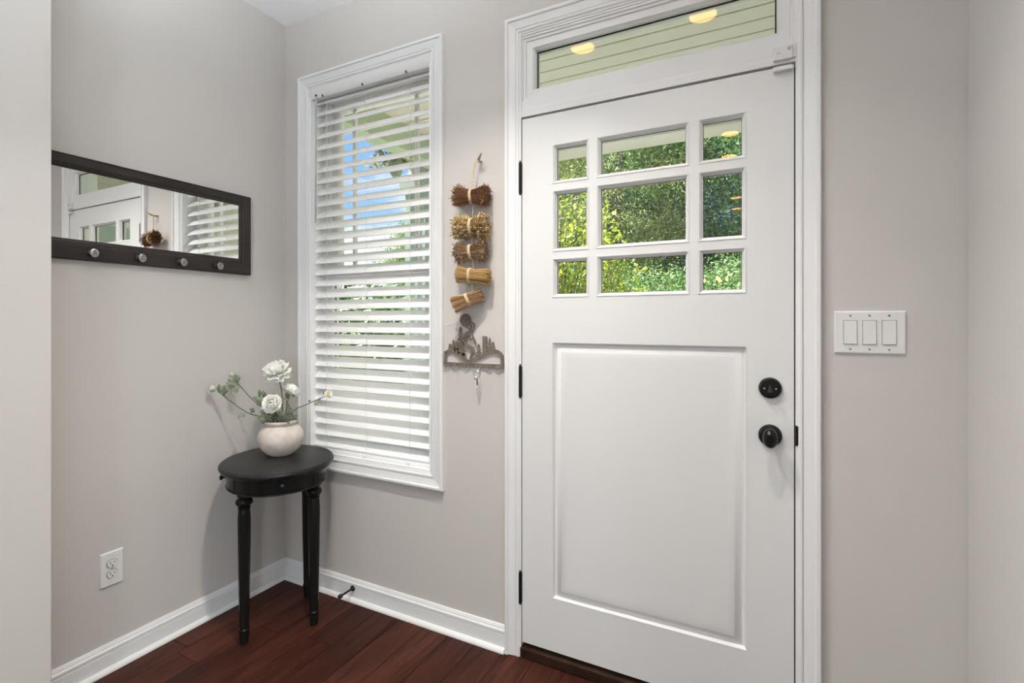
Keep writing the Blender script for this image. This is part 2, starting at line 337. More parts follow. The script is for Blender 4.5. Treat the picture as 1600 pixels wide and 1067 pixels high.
# ------------------------------------------------------------------ blind
bl = thing('venetian_blind', 'white wooden venetian blind with tilted slats hanging inside the window casing', 'window blind', (.545, .045, 2.44))
BLO = Vector(bl.location)
def bpart(o, p=None): return onto(o, p or bl)
VP = [(.000, 2.395), (-.004, 2.402), (-.006, 2.412), (-.006, 2.448), (-.002, 2.455), (-.002, 2.462), (.036, 2.462), (.036, 2.397)]
mbv = MB(); k = len(VP)
mbv.add([(.172+0*y, y, z) for y, z in VP]+[(.906, y, z) for y, z in VP], [(i, (i+1) % k, k+(i+1) % k, k+i) for i in range(k)]+[tuple(range(k))[::-1], tuple(range(k, 2*k))])
bpart(mbv.build('valance', M['valance'], smooth=True))
bpart(box('head_rail', .186, .900,   .018, .072, 2.418, 2.440, M['valance']))
NS = 30; ztop = 2.396; pitch = .05620; tilt = R(45); wS = .0635; slat_me = None
def slat_mesh():
    mb = MB(); n = 8; up_ = []; dn = []
    for i in range(n+1):
        s = -wS/2+wS*i/n; c = .0035*(1-(2*s/wS)**2)
        up_.append((s, c+.0014)); dn.append((s, c-.0014))
    ring = up_+dn[::-1]; k = len(ring)
    P = lambda x, s, c: (x, s*math.cos(tilt)-c*math.sin(tilt), s*math.sin(tilt)+c*math.cos(tilt))
    mb.add([P(-.371, *r) for r in ring]+[P(.371, *r) for r in ring], [(i, (i+1) % k, k+(i+1) % k, k+i) for i in range(k)]+[tuple(range(k))[::-1], tuple(range(k, 2*k))])
    return mb
proto = slat_mesh().build('slat', M['blind'], bl, smooth=True)
for i in range(NS):
    o = proto if i == 0 else dup(proto, bl)
    o.location = (.0, 0, ztop-pitch*i-2.44); o.rotation_euler = (R(random.uniform(-1.0, 1.0)), R(random.uniform(-.06, .06)), 0)
zbot = ztop-pitch*NS
rail = MB().box(-.371, .371, -.030, .030, -.009, .009).build('bottom_rail', M['blind'], bl, bevel=.004); rail.location = (0, -.002, .701-2.44); rail.rotation_euler = (R(32), 0, 0)
for x in (.268, .524, .779):
    for yy in (-.024, .026): bpart(MB().tube([(x, .045+yy, 2.39), (x, .045+yy, .69)], .0009, 5).build('ladder_cord', M['valance']))
    bpart(MB().box(x-.010, x+.010, .010, .024, .664, .676).build('cord_clip', M['plastic'], bevel=.003))
    bpart(MB().box(x-.002, x+.002, -.0075, .001, 2.394, 2.404).build('cord_slot', M['slot']))
bpart(MB().tube([(.226, .004, 2.405), (.226, -.006, 2.39), (.226, -.009, 1.785)], .0042, 8).build('tilt_wand', M['wand'], smooth=True))
bpart(MB().box(.222, .230, -.0085, -.002, 2.403, 2.412).tube([(.205, .002, 2.40), (.222, -.007, 2.407), (.236, -.008, 2.403)], .0016, 5).build('wand_hook', M['slot']))

# ------------------------------------------------------------------ door_1, jamb, casing, transom
door = st(empty('door_1', (1.345, .02, .055)))
DC = [(0, 0), (0, .017), (.003, .021), (.012, .0215), (.0155, .019), (.016, .0155), (.019, .015), (.044, .0105), (.0455, .0075), (.048, .0075), (.049, .0125), (.055, .0125), (.059, .010), (.060, .0075), (.0665, .006), (.0665, 0)]
st(MB().frame(1.275, 2.336, 0, 2.482, DC, open_bottom=True).build('trim_door_casing', M['trim']))
jam = st(MB().frame(1.3250, 2.2865, 0, 2.420, [(0, .003), (.0125, .003), (.0125, -.17), (0, -.17)], open_bottom=True, closed_prof=True).build('trim_door_jamb', M['trim']))
onto(MB().frame(1.3375, 2.2740, .05, 2.0925, [(0, -.048), (.012, -.048), (.012, -.16), (0, -.16)], open_bottom=True, closed_prof=True).build('door_stop', M['trim']), jam)
onto(MB().frame(1.336, 2.2755, .05, 2.0955, [(0, -.046), (.014, -.046), (.014, -.048), (0, -.048)], open_bottom=True, closed_prof=True).build('weatherstrip', M['gap']), jam)
# transom bar and fixed transom sash
tr_ = st(empty('window_2', (1.80, .03, 2.09)))
def tpart(o): return onto(o, tr_)
XT0, XT1 = 1.3375, 2.2740
mbt = MB(); TP = [(-.003, 2.094), (-.003, 2.120), (.0, 2.128), (.0, 2.150), (.10, 2.150), (.10, 2.094)]; k = len(TP)
mbt.add([(XT0, y, z) for y, z in TP]+[(XT1, y, z) for y, z in TP], [(i, (i+1) % k, k+(i+1) % k, k+i) for i in range(k)]+[tuple(range(k))[::-1], tuple(range(k, 2*k))])
tpart(mbt.build('transom_bar', M['trim']))
tpart(MB().frame(XT0, XT1, 2.150, 2.4075, [(0, -.0005), (.008, -.0005), (.010, -.006), (.018, -.006), (.020, -.012), (.046, -.012), (.048, -.016), (.053, -.02), (.055, -.034), (.055, -.060), (0, -.060)], closed_prof=True).xform(lambda v: Vector((v.x, v.y, v.z))).build('transom_sash', M['trim'], smooth=True))
tpart(box('pane', XT0+.050, XT1-.050, .040, .044, 2.195, 2.362, M['doorglass']))
tpart(MB().frame(XT0+.0552, XT1-.0552, 2.2052, 2.3523, [(0, -.036), (.004, -.036), (.004, -.0395), (0, -.0395)], closed_prof=True).build('gasket', M['bronze']))
# door slab: grid of solid cells around nine lites and the lower panel
SX0, SX1, SZ0, SZ1 = 1.344, 2.266, .056, 2.086; DT = .044
cols_ = [(1.470, 1.614), (1.642, 1.962), (1.990, 2.134)]; rws = [(1.391, 1.538), (1.564, 1.794), (1.820, 1.968)]
PX0, PX1, PZ0, PZ1 = 1.470, 2.135, .255, 1.222
mb = MB()
xs = [1.470, 1.614, 1.642, 1.962, 1.990, 2.134]; zs = [1.391, 1.538, 1.564, 1.794, 1.820, 1.968]
mb.box(SX0, xs[0], 0, DT, SZ0, SZ1).box(xs[5], SX1, 0, DT, SZ0, SZ1)
mb.box(xs[0], xs[5], 0, DT, SZ0, PZ0).box(xs[0], xs[5], 0, DT, PZ1, zs[0]).box(xs[0], xs[5], 0, DT, zs[5], SZ1)
mb.box(xs[0], xs[5], .015, DT-.012, PZ0, PZ1)
mb.box(xs[1], xs[2], 0, DT, zs[0], zs[5]).box(xs[3], xs[4], 0, DT, zs[0], zs[5])
for a, b in cols_:
    mb.box(a, b, 0, DT, zs[1], zs[2]).box(a, b, 0, DT, zs[3], zs[4])
onto(mb.build('slab', M['door']), door)
onto(MB().frame(PX0, PX1, PZ0, PZ1, [(0, .0006), (.002, 0), (.004, -.006), (.008, -.0115), (.013, -.0125), (.017, -.0115), (.034, -.002), (.036, -.0015), (.06, -.0015)]).add(
    [(PX0+.06, .0015, PZ0+.06), (PX1-.06, .0015, PZ0+.06), (PX1-.06, .0015, PZ1-.06), (PX0+.06, .0015, PZ1-.06)], [(0, 1, 2, 3)]).build('panel', M['door'], smooth=True), door)
for a, b in cols_:
    for c, d in rws:
        onto(MB().frame(a, b, c, d, [(0, .0005), (.001, .002), (.004, .0015), (.010, -.006), (.0105, -.012), (.0135, -.013), (.0135, -.019)]).build('glazing_bead', M['door']), door)
        onto(box('pane', a+.006, b-.006, .0195, .0235, c+.006, d-.006, M['doorglass']), door)
        onto(MB().frame(a+.011, b-.011, c+.011, d-.011, [(0, -.0175), (.004, -.0175), (.004, -.0192), (0, -.0192)], closed_prof=True).build('gasket', M['slot']), door)
        onto(MB().frame(a, b, c, d, [(0, -DT-.0005), (.012, -.036), (.013, -.025)]).build('outer_bead', M['door']), door)
# hinges
for za, zb in ((1.798, 1.934), (1.009, 1.118), (.209, .321)):
    zb = za+.118
    h = MB().tube([(1.3385, -.007, za), (1.3385, -.007, zb)], .0062, 10)
    for f in (.2, .4, .6, .8): h.lathe([(.0068, za+(zb-za)*f-.0008), (.0068, za+(zb-za)*f+.0008)], 10, Matrix.Translation((1.3385, -.007, 0)))
    h.lathe([(.003, zb), (.0045, zb+.003), (.003, zb+.008)], 8, Matrix.Translation((1.3385, -.007, 0))).lathe([(.003, za-.006), (.0045, za-.002), (.003, za)], 8, Matrix.Translation((1.3385, -.007, 0)))
    h.box(1.3345, 1.343, -.004, .002, za, zb)
    onto(h.build('hinge', M['bronze'], smooth=True), door)
# deadbolt
T = Matrix.Translation((2.201, -.0003, 1.094)) @ YFACE
db = onto(MB().lathe([(.0325, 0), (.0325, .006), (.030, .011), (.026, .0125), (.0255, .0115), (.0, .0115)], 40, T).build('deadbolt', M['bronze'], smooth=True), door)
onto(MB().add([(2.199, -.012, 1.106), (2.192, -.012, 1.081), (2.212, -.012, 1.081), (2.201, -.032, 1.103), (2.197, -.032, 1.084), (2.207, -.032, 1.084)], [(0, 1, 2), (3, 5, 4), (0, 3, 4, 1), (1, 4, 5, 2), (2, 5, 3, 0)]).build('thumb_turn', M['turn'], bevel=.0012), db)
for dx in (-.016, .016): onto(MB().lathe([(.003, .0115), (.0028, .0135), (.0, .0138)], 10, Matrix.Translation((2.201+dx, 0, 1.093)) @ YFACE).build('screw', M['steel'], smooth=True), db)
# knob
T = Matrix.Translation((2.201, -.0003, .947)) @ YFACE
kb = onto(MB().lathe([(.0335, 0), (.0335, .005), (.031, .010), (.024, .013), (.0, .013)], 40, T).build('knob_rosette', M['bronze'], smooth=True), door)
onto(MB().lathe([(.011, .010), (.010, .022), (.013, .028), (.0205, .034), (.0245, .043), (.0245, .053), (.020, .063), (.012, .0685), (.010, .0680), (.0095, .066), (.0, .066)], 32, T, sx=.86, sy=1.22).build('knob', M['bronze'], smooth=True), kb)
onto(MB().lathe([(.006, .066), (.0055, .0695), (0, .0695)], 16, T).build('knob_button', M['bronze'], smooth=True), kb)
# latch strike lip on the jamb
st_ = MB(); pl = [(.0, -.032), (.007, -.028), (.0095, -.015), (.010, 0), (.0095, .015), (.007, .028), (0, .032)]
st_.prism([(2.2695+a, .954+b) for a, b in pl], -.0052, -.002)
onto(st_.xform(lambda v: v+Vector((0, -.0045, 0))).build('strike_plate', M['bronze']), jam)
# threshold
st(box('trim_threshold', 1.3380, 2.2735, -.012, .15, 0, .040, M['threshold'], bevel=.006))
# bumper dot on the head jamb
onto(MB().lathe([(.006, 0), (.006, .002), (.004, .005), (0, .0055)], 14, Matrix.Translation((1.352, .0022, 2.108)) @ YFACE).build('screw_cover', M['trim'], smooth=True), tr_)

# entry sensor (two pieces)
sb = thing('entry_sensor', 'small white entry sensor with a round button on the transom bar', 'sensor', (2.236, -.002, 2.121))
onto(MB().box(2.2095, 2.2615, -.0160, -.0032, 2.1010, 2.141).build('sensor_body', M['plastic'], bevel=.003), sb)
onto(MB().lathe([(.0055, .016), (.0055, .0168), (.0042, .0168), (.0040, .0162), (0, .0162)], 20, Matrix.Translation((2.2525, 0, 2.131)) @ YFACE).build('sensor_button', M['pewter'], smooth=True), sb)
onto(MB().box(2.219, 2.229, -.0164, -.0160, 2.121, 2.123).build('sensor_mark', M['pewter']), sb)
onto(MB().box(2.2615, 2.2725, -.010, -.0032, 2.104, 2.146).build('sensor_tab', M['plastic'], bevel=.002), sb)
sm = MB().box(2.209, 2.262, -.018, -.0003, 2.068, 2.082).build('sensor_magnet', M['plastic'], bevel=.003)
tag(sm, 'small white magnet block at the top right corner of the door', 'sensor')

# ------------------------------------------------------------------ wall plates
T3 = empty('light_switch'); tag(T3, 'white triple rocker light switch plate on the wall right of the door', 'switch'); T3.location = (2.4545, 0, 1.269)
onto(MB().frame(2.3690, 2.5400, 1.207, 1.331, [(0, .0003), (0, .002), (.004, .0058)]).box(2.3728, 2.5362, -.006, -.0003, 1.2108, 1.3272).build('plate', M['plastic']), T3)
for x in (2.4085, 2.4545, 2.5005):
    rk = MB()
    poly = [(-.006, .0335), (-.0064, .0335), (-.0082, .033), (-.0100, -.0328), (-.0085, -.0335), (-.006, -.0335)]
    k = len(poly)
    rk.add([(x-.0155, a, 1.269+b) for a, b in poly]+[(x+.0155, a, 1.269+b) for a, b in poly], [(i, (i+1) % k, k+(i+1) % k, k+i) for i in range(k)]+[tuple(range(k))[::-1], tuple(range(k, 2*k))])
    onto(rk.build('rocker', M['plastic'], bevel=.0008), T3)
    onto(MB().frame(x-.0172, x+.0172, 1.269-.0355, 1.269+.0355, [(0, .0061), (.0015, .0061), (.0015, .0058), (0, .0058)], closed_prof=True).build('rocker_gap', M['pewter']), T3)
    for dz in (.0485, -.0485): onto(MB().lathe([(.0032, .006), (.003, .0070), (0, .0073)], 12, Matrix.Translation((x, 0, 1.269+dz)) @ YFACE).build('screw', M['pewter'], smooth=True), T3)
def yz(v): return Vector((-v.y, v.x, v.z))        # back-wall layout turned onto the left wall (x -> y)
ol = thing('wall_outlet', 'white duplex power outlet low on the left wall near the baseboard', 'outlet', (0, -.762, .376))
onto(MB().frame(-.800, -.724, .312, .440, [(0, .0003), (0, .002), (.004, .0058)]).box(-.7962, -.7278, -.006, -.0003, .3158, .4362).xform(yz).build('plate', M['plastic']), ol)
for cz in (.3955, .3565):
    oval = [(.0165*math.cos(t)*(1.0), .0145*max(-.93, min(.93, 1.08*math.sin(t)))) for t in [2*PI*i/28 for i in range(28)]]
    onto(MB().prism([(-.762+a*1.12, cz+b*1.12) for a, b in oval], -.0062, -.0059).xform(yz).build('receptacle_gap', M['pewter']), ol)
    rc = onto(MB().prism([(-.762+a, cz+b) for a, b in oval], -.0085, -.0055).xform(yz).build('receptacle', M['plastic']), ol)
    for dx, hh in ((-.0062, .0045), (.0062, .0036)): onto(MB().box(-.762+dx-.0011, -.762+dx+.0011, -.0087, -.0080, cz+.003-hh, cz+.003+hh).xform(yz).build('slot', M['slot']), rc)
    onto(MB().prism([(-.762+.0026*math.cos(t), cz-.0075+.0026*math.sin(t)) for t in [2*PI*i/12 for i in range(12)]], -.0087, -.0080).xform(yz).build('slot', M['slot']), rc)
onto(MB().lathe([(.0028, .006), (.0026, .0068), (0, .007)], 12, Matrix.Translation((-.762, 0, .376)) @ YFACE).xform(yz).build('screw', M['pewter'], smooth=True), ol)

# door stop on the baseboard
ds = thing('door_stop', 'black door stop sticking out of the baseboard under the window', 'door stop', (.475, -.013, .062))
a = Vector((.475, -.0132, .060)); d = Vector((-.10, -1, -.08)).normalized()
rot = d.to_track_quat('Z', 'Y').to_matrix().to_4x4()
onto(MB().lathe([(.013, 0), (.013, .003), (.009, .008), (.0055, .012)], 18, Matrix.Translation(a) @ rot).build('stop_base', M['bronze'], smooth=True), ds)
onto(MB().lathe([(.0045, .010), (.0042, .030), (.0045, .062)], 12, Matrix.Translation(a) @ rot).build('stop_rod', M['bronze'], smooth=True), ds)
onto(MB().lathe([(.0055, .060), (.0095, .064), (.0105, .072), (.0095, .078), (0, .079)], 16, Matrix.Translation(a) @ rot).build('stop_tip', M['fob'], smooth=True), ds)

# ------------------------------------------------------------------ mirror with coat hooks on the left wall
mi = thing('wall_mirror', 'long dark wood framed mirror with a row of pewter coat hooks', 'mirror', (0, -.602, 1.518))
my0, my1, mz0, mz1 = -.999, -.205, 1.519, 1.887
def mframe(prof_t, prof_b): pass
# frame: four mitred members, the bottom rail taller than the others
yi0, yi1, zi0, zi1 = -.944, -.260, 1.592, 1.838
prof = [(0, .0005), (0, .017), (.05, .022), (.12, .022), (.14, .0205), (.70, .0205), (.74, .018), (.84, .017), (.88, .012), (1, .009), (1, .0005)]   # (fraction across, height)
mbm = MB(); V = []
for f, h in prof:
    V += [(my0+(yi0-my0)*f, -h, mz0+(zi0-mz0)*f), (my0+(yi0-my0)*f, -h, mz1+(zi1-mz1)*f), (my1+(yi1-my1)*f, -h, mz1+(zi1-mz1)*f), (my1+(yi1-my1)*f, -h, mz0+(zi0-mz0)*f)]
F = [(i*4+k, i*4+(k+1) % 4, (i+1)*4+(k+1) % 4, (i+1)*4+k) for i in range(len(prof)-1) for k in range(4)]
mbm.add(V, F); onto(mbm.xform(yz).build('mirror_frame', M['frame'], smooth=False), mi)
onto(box('mirror_glass', .003, .008, yi0-.008, yi1+.008, zi0-.008, zi1+.008, M['mirror']), mi)
XF = Matrix.Rotation(R(90), 4, 'Y')
for hy in (-.834, -.679, -.525, -.370):
    hz = 1.546
    hb = onto(MB().lathe([(.0125, 0), (.0125, .003), (.010, .005), (.005, .007), (.0045, .022)], 20, Matrix.Translation((.0205, hy, hz)) @ XF, sx=1.1).build('coat_hook', M['bronze'], smooth=True), mi)
    onto(MB().lathe([(.004, .020), (.0115, .021), (.0135, .0235), (.0130, .027), (.009, .029), (.0, .0295)], 22, Matrix.Translation((.0205, hy, hz)) @ XF, sx=1.2, sy=1.0).build('hook_knob', M['pewter'], smooth=True), hb)
    for (py, pz) in ((.0, .005), (-.004, -.003), (.004, -.003)): onto(MB().lathe([(.0016, .0285), (.0016, .0302), (0, .0302)], 8, Matrix.Translation((.0205, hy+py, hz+pz)) @ XF).build('hook_dimple', M['slot']), hb)

# ------------------------------------------------------------------ side table
TA = R(55.43); TCX, TCY = .282, -.262
tb = thing('side_table', 'small black oval side table with turned legs standing in the corner', 'side table', (TCX, TCY, 0)); tb.rotation_euler = (0, 0, TA)
AX, AY = .229, .262
def oval_sweep(prof, n=72):            # prof (inset, z)
    mb = MB(); V = []
    for u, z in prof: V += [((AX-u)*math.cos(2*PI*k/n), (AY-u)*math.sin(2*PI*k/n), z) for k in range(n)]
    F = [(i*n+k, i*n+(k+1) % n, (i+1)*n+(k+1) % n, (i+1)*n+k) for i in range(len(prof)-1) for k in range(n)]
    F += [tuple(range(n))[::-1], tuple(range((len(prof)-1)*n, len(prof)*n))]
    return mb.add(V, F)
oval_sweep([(.016, .676), (.007, .677), (.003, .681), (.002, .685), (.0, .688), (.0, .693), (.003, .697), (.006, .698), (.0075, .7005), (.012, .7015)]).build('table_top', M['worn'], tb, smooth=True)
oval_sweep([(.034, .611), (.030, .611), (.030, .6145), (.032, .6155), (.032, .677), (.06, .677)]).build('apron', M['black'], tb, smooth=True)
oval_sweep([(.033, .6085), (.028, .6085), (.0265, .611), (.028, .6135), (.033, .6135)]).build('apron_bead', M['worn'], tb, smooth=True)
LEGP = [(.0235, .612), (.0235, .600), (.021, .597), (.019, .592), (.022, .589), (.029, .583), (.0325, .574), (.031, .565), (.024, .558), (.020, .555), (.0235, .552), (.0235, .546), (.0205, .543), (.0225, .535), (.0245, .50), (.0235, .40), (.0205, .22), (.0175, .075), (.0175, .062), (.0205, .059), (.0205, .053), (.018, .050), (.0185, .040), (.0155, .012), (.0145, .0005)]
legp = None
for sx, sy in ((-1, -1), (1, -1), (1, 1), (-1, 1)):
    if legp is None: legp = MB().lathe(LEGP, 28).build('leg', M['black'], tb, smooth=True); o = legp
    else: o = dup(legp, tb)
    o.location = (sx*.1324, sy*.1225, 0)
# drawer front: a curved plate set in the apron, and a false front on the left end
def curved_plate(name, t0, t1, u0, u1, z0, z1, n=16):
    mb = MB(); V = []
    for i in range(n+1):
        t = t0+(t1-t0)*i/n
        for u, z in ((u1, z0), (u0, z0), (u0, z1), (u1, z1)): V.append(((AX-u)*math.cos(t), (AY-u)*math.sin(t), z))
    F = [(i*4+k, i*4+(k+1) % 4, (i+1)*4+(k+1) % 4, (i+1)*4+k) for i in range(n) for k in range(4)]+[(0, 1, 2, 3), (n*4+3, n*4+2, n*4+1, n*4)]
    return mb.add(V, F).build(name, M['black'], tb, smooth=True, bevel=.0012)
KN = [(.007, 0), (.0045, .003), (.004, .009), (.007, .012), (.0105, .016), (.0105, .020), (.007, .0235), (0, .0245)]
dr = curved_plate('drawer_front', R(-128), R(-52), .0295, .04, .620, .671)
kn = MB().lathe(KN, 20, Matrix.Translation((0, -(AY-.0295), .648)) @ YFACE).build('drawer_knob', M['bronze'], dr, smooth=True)
df = curved_plate('end_panel', R(148), R(212), .0295, .04, .620, .671)
MB().lathe(KN, 20, Matrix.Translation((-(AX-.0295), 0, .648)) @ Matrix.Rotation(R(-90), 4, 'Y')).build('drawer_knob', M['bronze'], df, smooth=True)
# corner blocks where the legs meet the apron
for t in (-136, -44, 44, 136):
    curved_plate('corner_block', R(t-7), R(t+7), .0300, .05, .600, .676, 6)

# ------------------------------------------------------------------ vase
VX, VY, VZ = .236, -.212, .7016
vs = MB().lathe([(.030, 0), (.047, 0), (.051, .003), (.066, .013), (.081, .030), (.0915, .050), (.0965, .070), (.0965, .084), (.092, .102), (.083, .117), (.070, .1285), (.0605, .134), (.0585, .1365), (.060, .139), (.0665, .1415), (.0690, .145), (.0690, .1495), (.0665, .1535), (.0610, .1545), (.0560, .151), (.054, .140), (.070, .125), (.085, .100), (.09, .07), (.06, .02), (0, .015)], 56).build('vase', M['vase'], smooth=True)
vs.location = (VX, VY, VZ); tag(vs, 'round pinkish beige stoneware vase standing on the black side table', 'vase')

# ------------------------------------------------------------------ flowers
RV = Vector((.891, .454, 0)); FV = Vector((-.454, .891, 0)); UV = Vector((0, 0, 1)); BASE = Vector((VX, VY, 0))
def pt(r, z, d=0): return BASE+RV*r+FV*d+UV*z       # lateral offset, height, depth
def curve(ps, n=14):
    ps = [Vector(p) for p in ps]; P = [ps[0]*2-ps[1]]+ps+[ps[-1]*2-ps[-2]]; out = []
    for i in range(1, len(P)-2):
        for k in range(n):
            t = k/n; a, b, c, d = P[i-1], P[i], P[i+1], P[i+2]
            out.append(.5*((2*b)+(-a+c)*t+(2*a-5*b+4*c-d)*t*t+(-a+3*b-3*c+d)*t**3))
    return out+[ps[-1]]
def petal(mb, c, axis, az, open_, L_, Wd, cup=.5, n=5, ruffle=0., seed=0):
    axis = axis.normalized(); u = axis.cross(Vector((.2, .4, .9))); u.normalize(); w = axis.cross(u)
    rad = u*math.cos(az)+w*math.sin(az); tan = axis.cross(rad)
    V = []; rr = random.Random(seed)
    ph = rr.uniform(0, 6)
    for i in range(n+1):
        s = i/n; ang = open_*(1-.0)+cup*(s-.35)*-1.0
        ang = open_+cup*(.5-s)
        p = c+(rad*math.sin(ang)+axis*math.cos(ang))*L_*s
        wd = Wd*math.sin(PI*min(.93, .10+.72*s))**.7
        for j in range(-2, 3):
            q = p+tan*(wd*j/4)*1.0+axis*(abs(j)/2)**2*.12*wd*(1 if cup > 0 else -1)
            if ruffle and i >= n-1: q += (axis*math.sin(j*2.1+ph)+rad*math.cos(j*2.7+ph))*ruffle*L_
            V.append(q)
    F = [(i*5+j, i*5+j+1, (i+1)*5+j+1, (i+1)*5+j) for i in range(n) for j in range(4)]
    mb.add(V, F)
def bloom(name, c, axis, rad, layers, parent, ruffle=.06, m='petal', squash=1.):
    mb = MB(); s = 0
    for (n, op, Lf, Wf, cup) in layers:
        off = random.uniform(0, 6)
        for k in range(n):
            s += 1; petal(mb, c, axis, off+2*PI*k/n+random.uniform(-.15, .15), op+random.uniform(-.08, .08), rad*Lf*random.uniform(.92, 1.06), rad*Wf, cup, 5, ruffle, s)
    o = mb.build(name, M[m], parent, smooth=True); o['kind'] = 'stuff'
    md = o.modifiers.new('thick', 'SOLIDIFY'); md.thickness = .0007
    return o
def leaflet(mb, base, dirv, nrm, L_, lobes=5, wid=.55):
    dirv = dirv.normalized(); side = dirv.cross(nrm).normalized(); nrm = side.cross(dirv).normalized()
    def blade(b, d, l, w):
        s_ = d.cross(nrm).normalized(); V = []
        prof_ = [(0, .10), (.3, .42), (.6, .62), (.85, .5), (1.0, .08)]
        for f, g in prof_:
            lift = nrm*(.10*l*math.sin(f*2.4)); V += [b+d*l*f-s_*w*g+lift+nrm*w*.18, b+d*l*f+lift, b+d*l*f+s_*w*g+lift+nrm*w*.18]
        F = [(i*3+j, i*3+j+1, (i+1)*3+j+1, (i+1)*3+j) for i in range(4) for j in range(2)]
        mb.add(V, F)
    blade(base, dirv, L_, L_*.26)
    for k, f in enumerate((.22, .45, .66)[:max(1, lobes//2)]):
        for sg in (-1, 1): blade(base+dirv*L_*f, (dirv*.75+side*sg*.75).normalized(), L_*(.55-.12*k)*random.uniform(.85, 1.1), L_*wid*.24)
def leaves(parent, specs):
    for (b, d, n_, l) in specs:
        mb = MB(); leaflet(mb, Vector(b), Vector(d), Vector(n_), l)
        o = mb.build('leaf', M['leaf'], parent, smooth=True)
        md = o.modifiers.new('thick', 'SOLIDIFY'); md.thickness = .0006
def stalk(label, pts, r=.0024, group='flower stems in the vase'):
    t = thing('flower_stem', label, 'flower', BASE+UV*(VZ+.02), group=group)
    c = curve(pts); n = len(c)
    onto(MB().tube(c, [r*(1.15-.35*i/n) for i in range(n)], 7).build('stem', M['stem'], smooth=True), t)
    return t
def fleaves(t, specs):
    n0 = len(t.children)
    for (b, d, n_, l) in specs:
        mb = MB(); leaflet(mb, Vector(b), Vector(d), Vector(n_), l)
        o = onto(mb.build('leaf', M['leaf'], smooth=True), t); md = o.modifiers.new('thick', 'SOLIDIFY'); md.thickness = .0006
TOW = -FV
zr = VZ+.150
# 1 tall full bloom
t1 = stalk('tall flower with a full white ruffled bloom at the top of the vase', [pt(.005, VZ+.03), pt(.006, zr), pt(.004, .975), pt(-.012, 1.052)], .0030)
onto(bloom('bloom', pt(-.016, 1.062), (UV*.95+TOW*.35+RV*-.1), .068, [(9, 1.75, .78, .62, -.25), (10, 1.45, .92, .62, .05), (10, 1.15, .95, .6, .25), (9, .85, .90, .55, .4), (8, .5, .80, .5, .5), (6, .22, .72, .42, .6)], None, .09), t1)
onto(MB().lathe([(.003, -.016), (.008, -.010), (.013, .0), (.012, .010), (.004, .014)], 14, Matrix.Translation(pt(-.013, 1.053))).build('calyx', M['calyx'], smooth=True), t1)
fleaves(t1, [(pt(-.013, 1.052), RV*a+UV*b+TOW*c, UV, .030) for a, b, c in ((-1, -.3, .5), (.8, -.4, .4), (.1, -.6, .9))])
# 2 open cup bloom with yellow eye
t2 = stalk('open white cup flower with a yellow eye just above the vase rim', [pt(-.004, VZ+.03, -.01), pt(-.006, zr, -.02), pt(-.010, .905, -.035), pt(-.015, .936, -.045)], .0028)
ax2 = TOW*1.0+UV*.42+RV*.12
onto(bloom('bloom', pt(-.012, .934, -.050), ax2, .047, [(8, 1.38, .98, .95, .35), (8, 1.1, .95, .9, .55), (8, .82, .88, .82, .7), (7, .55, .72, .6, .8)], None, .03), t2)
onto(MB().lathe([(.004, -.004), (.011, 0), (.012, .006), (.008, .011), (0, .012)], 14, Matrix.Translation(pt(-.012, .936, -.062)) @ ax2.to_track_quat('Z', 'Y').to_matrix().to_4x4(), sx=1.3, sy=.8).build('flower_eye', M['yellow'], smooth=True), t2)
# 3 white bloom behind, turned away
t3 = stalk('white bloom behind the open cup flower, facing the window', [pt(.012, VZ+.03, .01), pt(.014, zr, .015), pt(.018, .930, .02), pt(.022, .975, .02)], .0028)
onto(bloom('bloom', pt(.024, .972, .02), (UV*.75+FV*.5+RV*.45), .052, [(8, 1.5, .95, .8, .2), (8, 1.1, .95, .8, .45), (7, .7, .85, .7, .6)], None, .05), t3)
onto(MB().lathe([(.003, -.014), (.009, -.008), (.012, .002), (.006, .01)], 12, Matrix.Translation(pt(.022, .968, .02))).build('calyx', M['calyx'], smooth=True), t3)
fleaves(t3, [(pt(.020, .955, .0), RV*a+UV*b+TOW*.6, UV, .028) for a, b in ((.8, -.5), (-.7, -.6), (1, .3))])
def bud(t, c, axis, r, open_bud=False):
    q = Matrix.Translation(c) @ Vector(axis).to_track_quat('Z', 'Y').to_matrix().to_4x4()
    onto(MB().lathe([(.002, -r*.9), (r*.75, -r*.5), (r, r*.15), (r*.85, r*.75), (r*.4, r*1.15), (0, r*1.2)], 14, q).build('bud', M['bud'], smooth=True), t)
    mb = MB()
    for k in range(5): petal(mb, c-Vector(axis).normalized()*r*.85, Vector(axis), k*2*PI/5, .80, r*1.9, r*1.05, 1.0, 4, 0, k)
    o = onto(mb.build('calyx', M['calyx'], smooth=True), t); md = o.modifiers.new('thick', 'SOLIDIFY'); md.thickness = .0007
# 4 upper left bud
t4 = stalk('long stem arching up to the left with the higher closed bud', [pt(-.020, VZ+.05), pt(-.035, zr+.004), pt(-.075, .905), pt(-.135, .955), pt(-.190, 1.015), pt(-.218, 1.045)], .0026)
bud(t4, pt(-.221, 1.058), RV*-.35+UV*.9, .013)
fleaves(t4, [(pt(-.190, 1.012), RV*-.9+UV*.25+TOW*.3, TOW+UV*.3, .052), (pt(-.195, 1.012), RV*-.75+UV*.65+TOW*.2, TOW, .050), (pt(-.185, 1.005), RV*-.6-UV*.45+TOW*.4, TOW+UV*.3, .045), (pt(-.19, 1.02), RV*-.25+UV*.9, TOW, .045)])
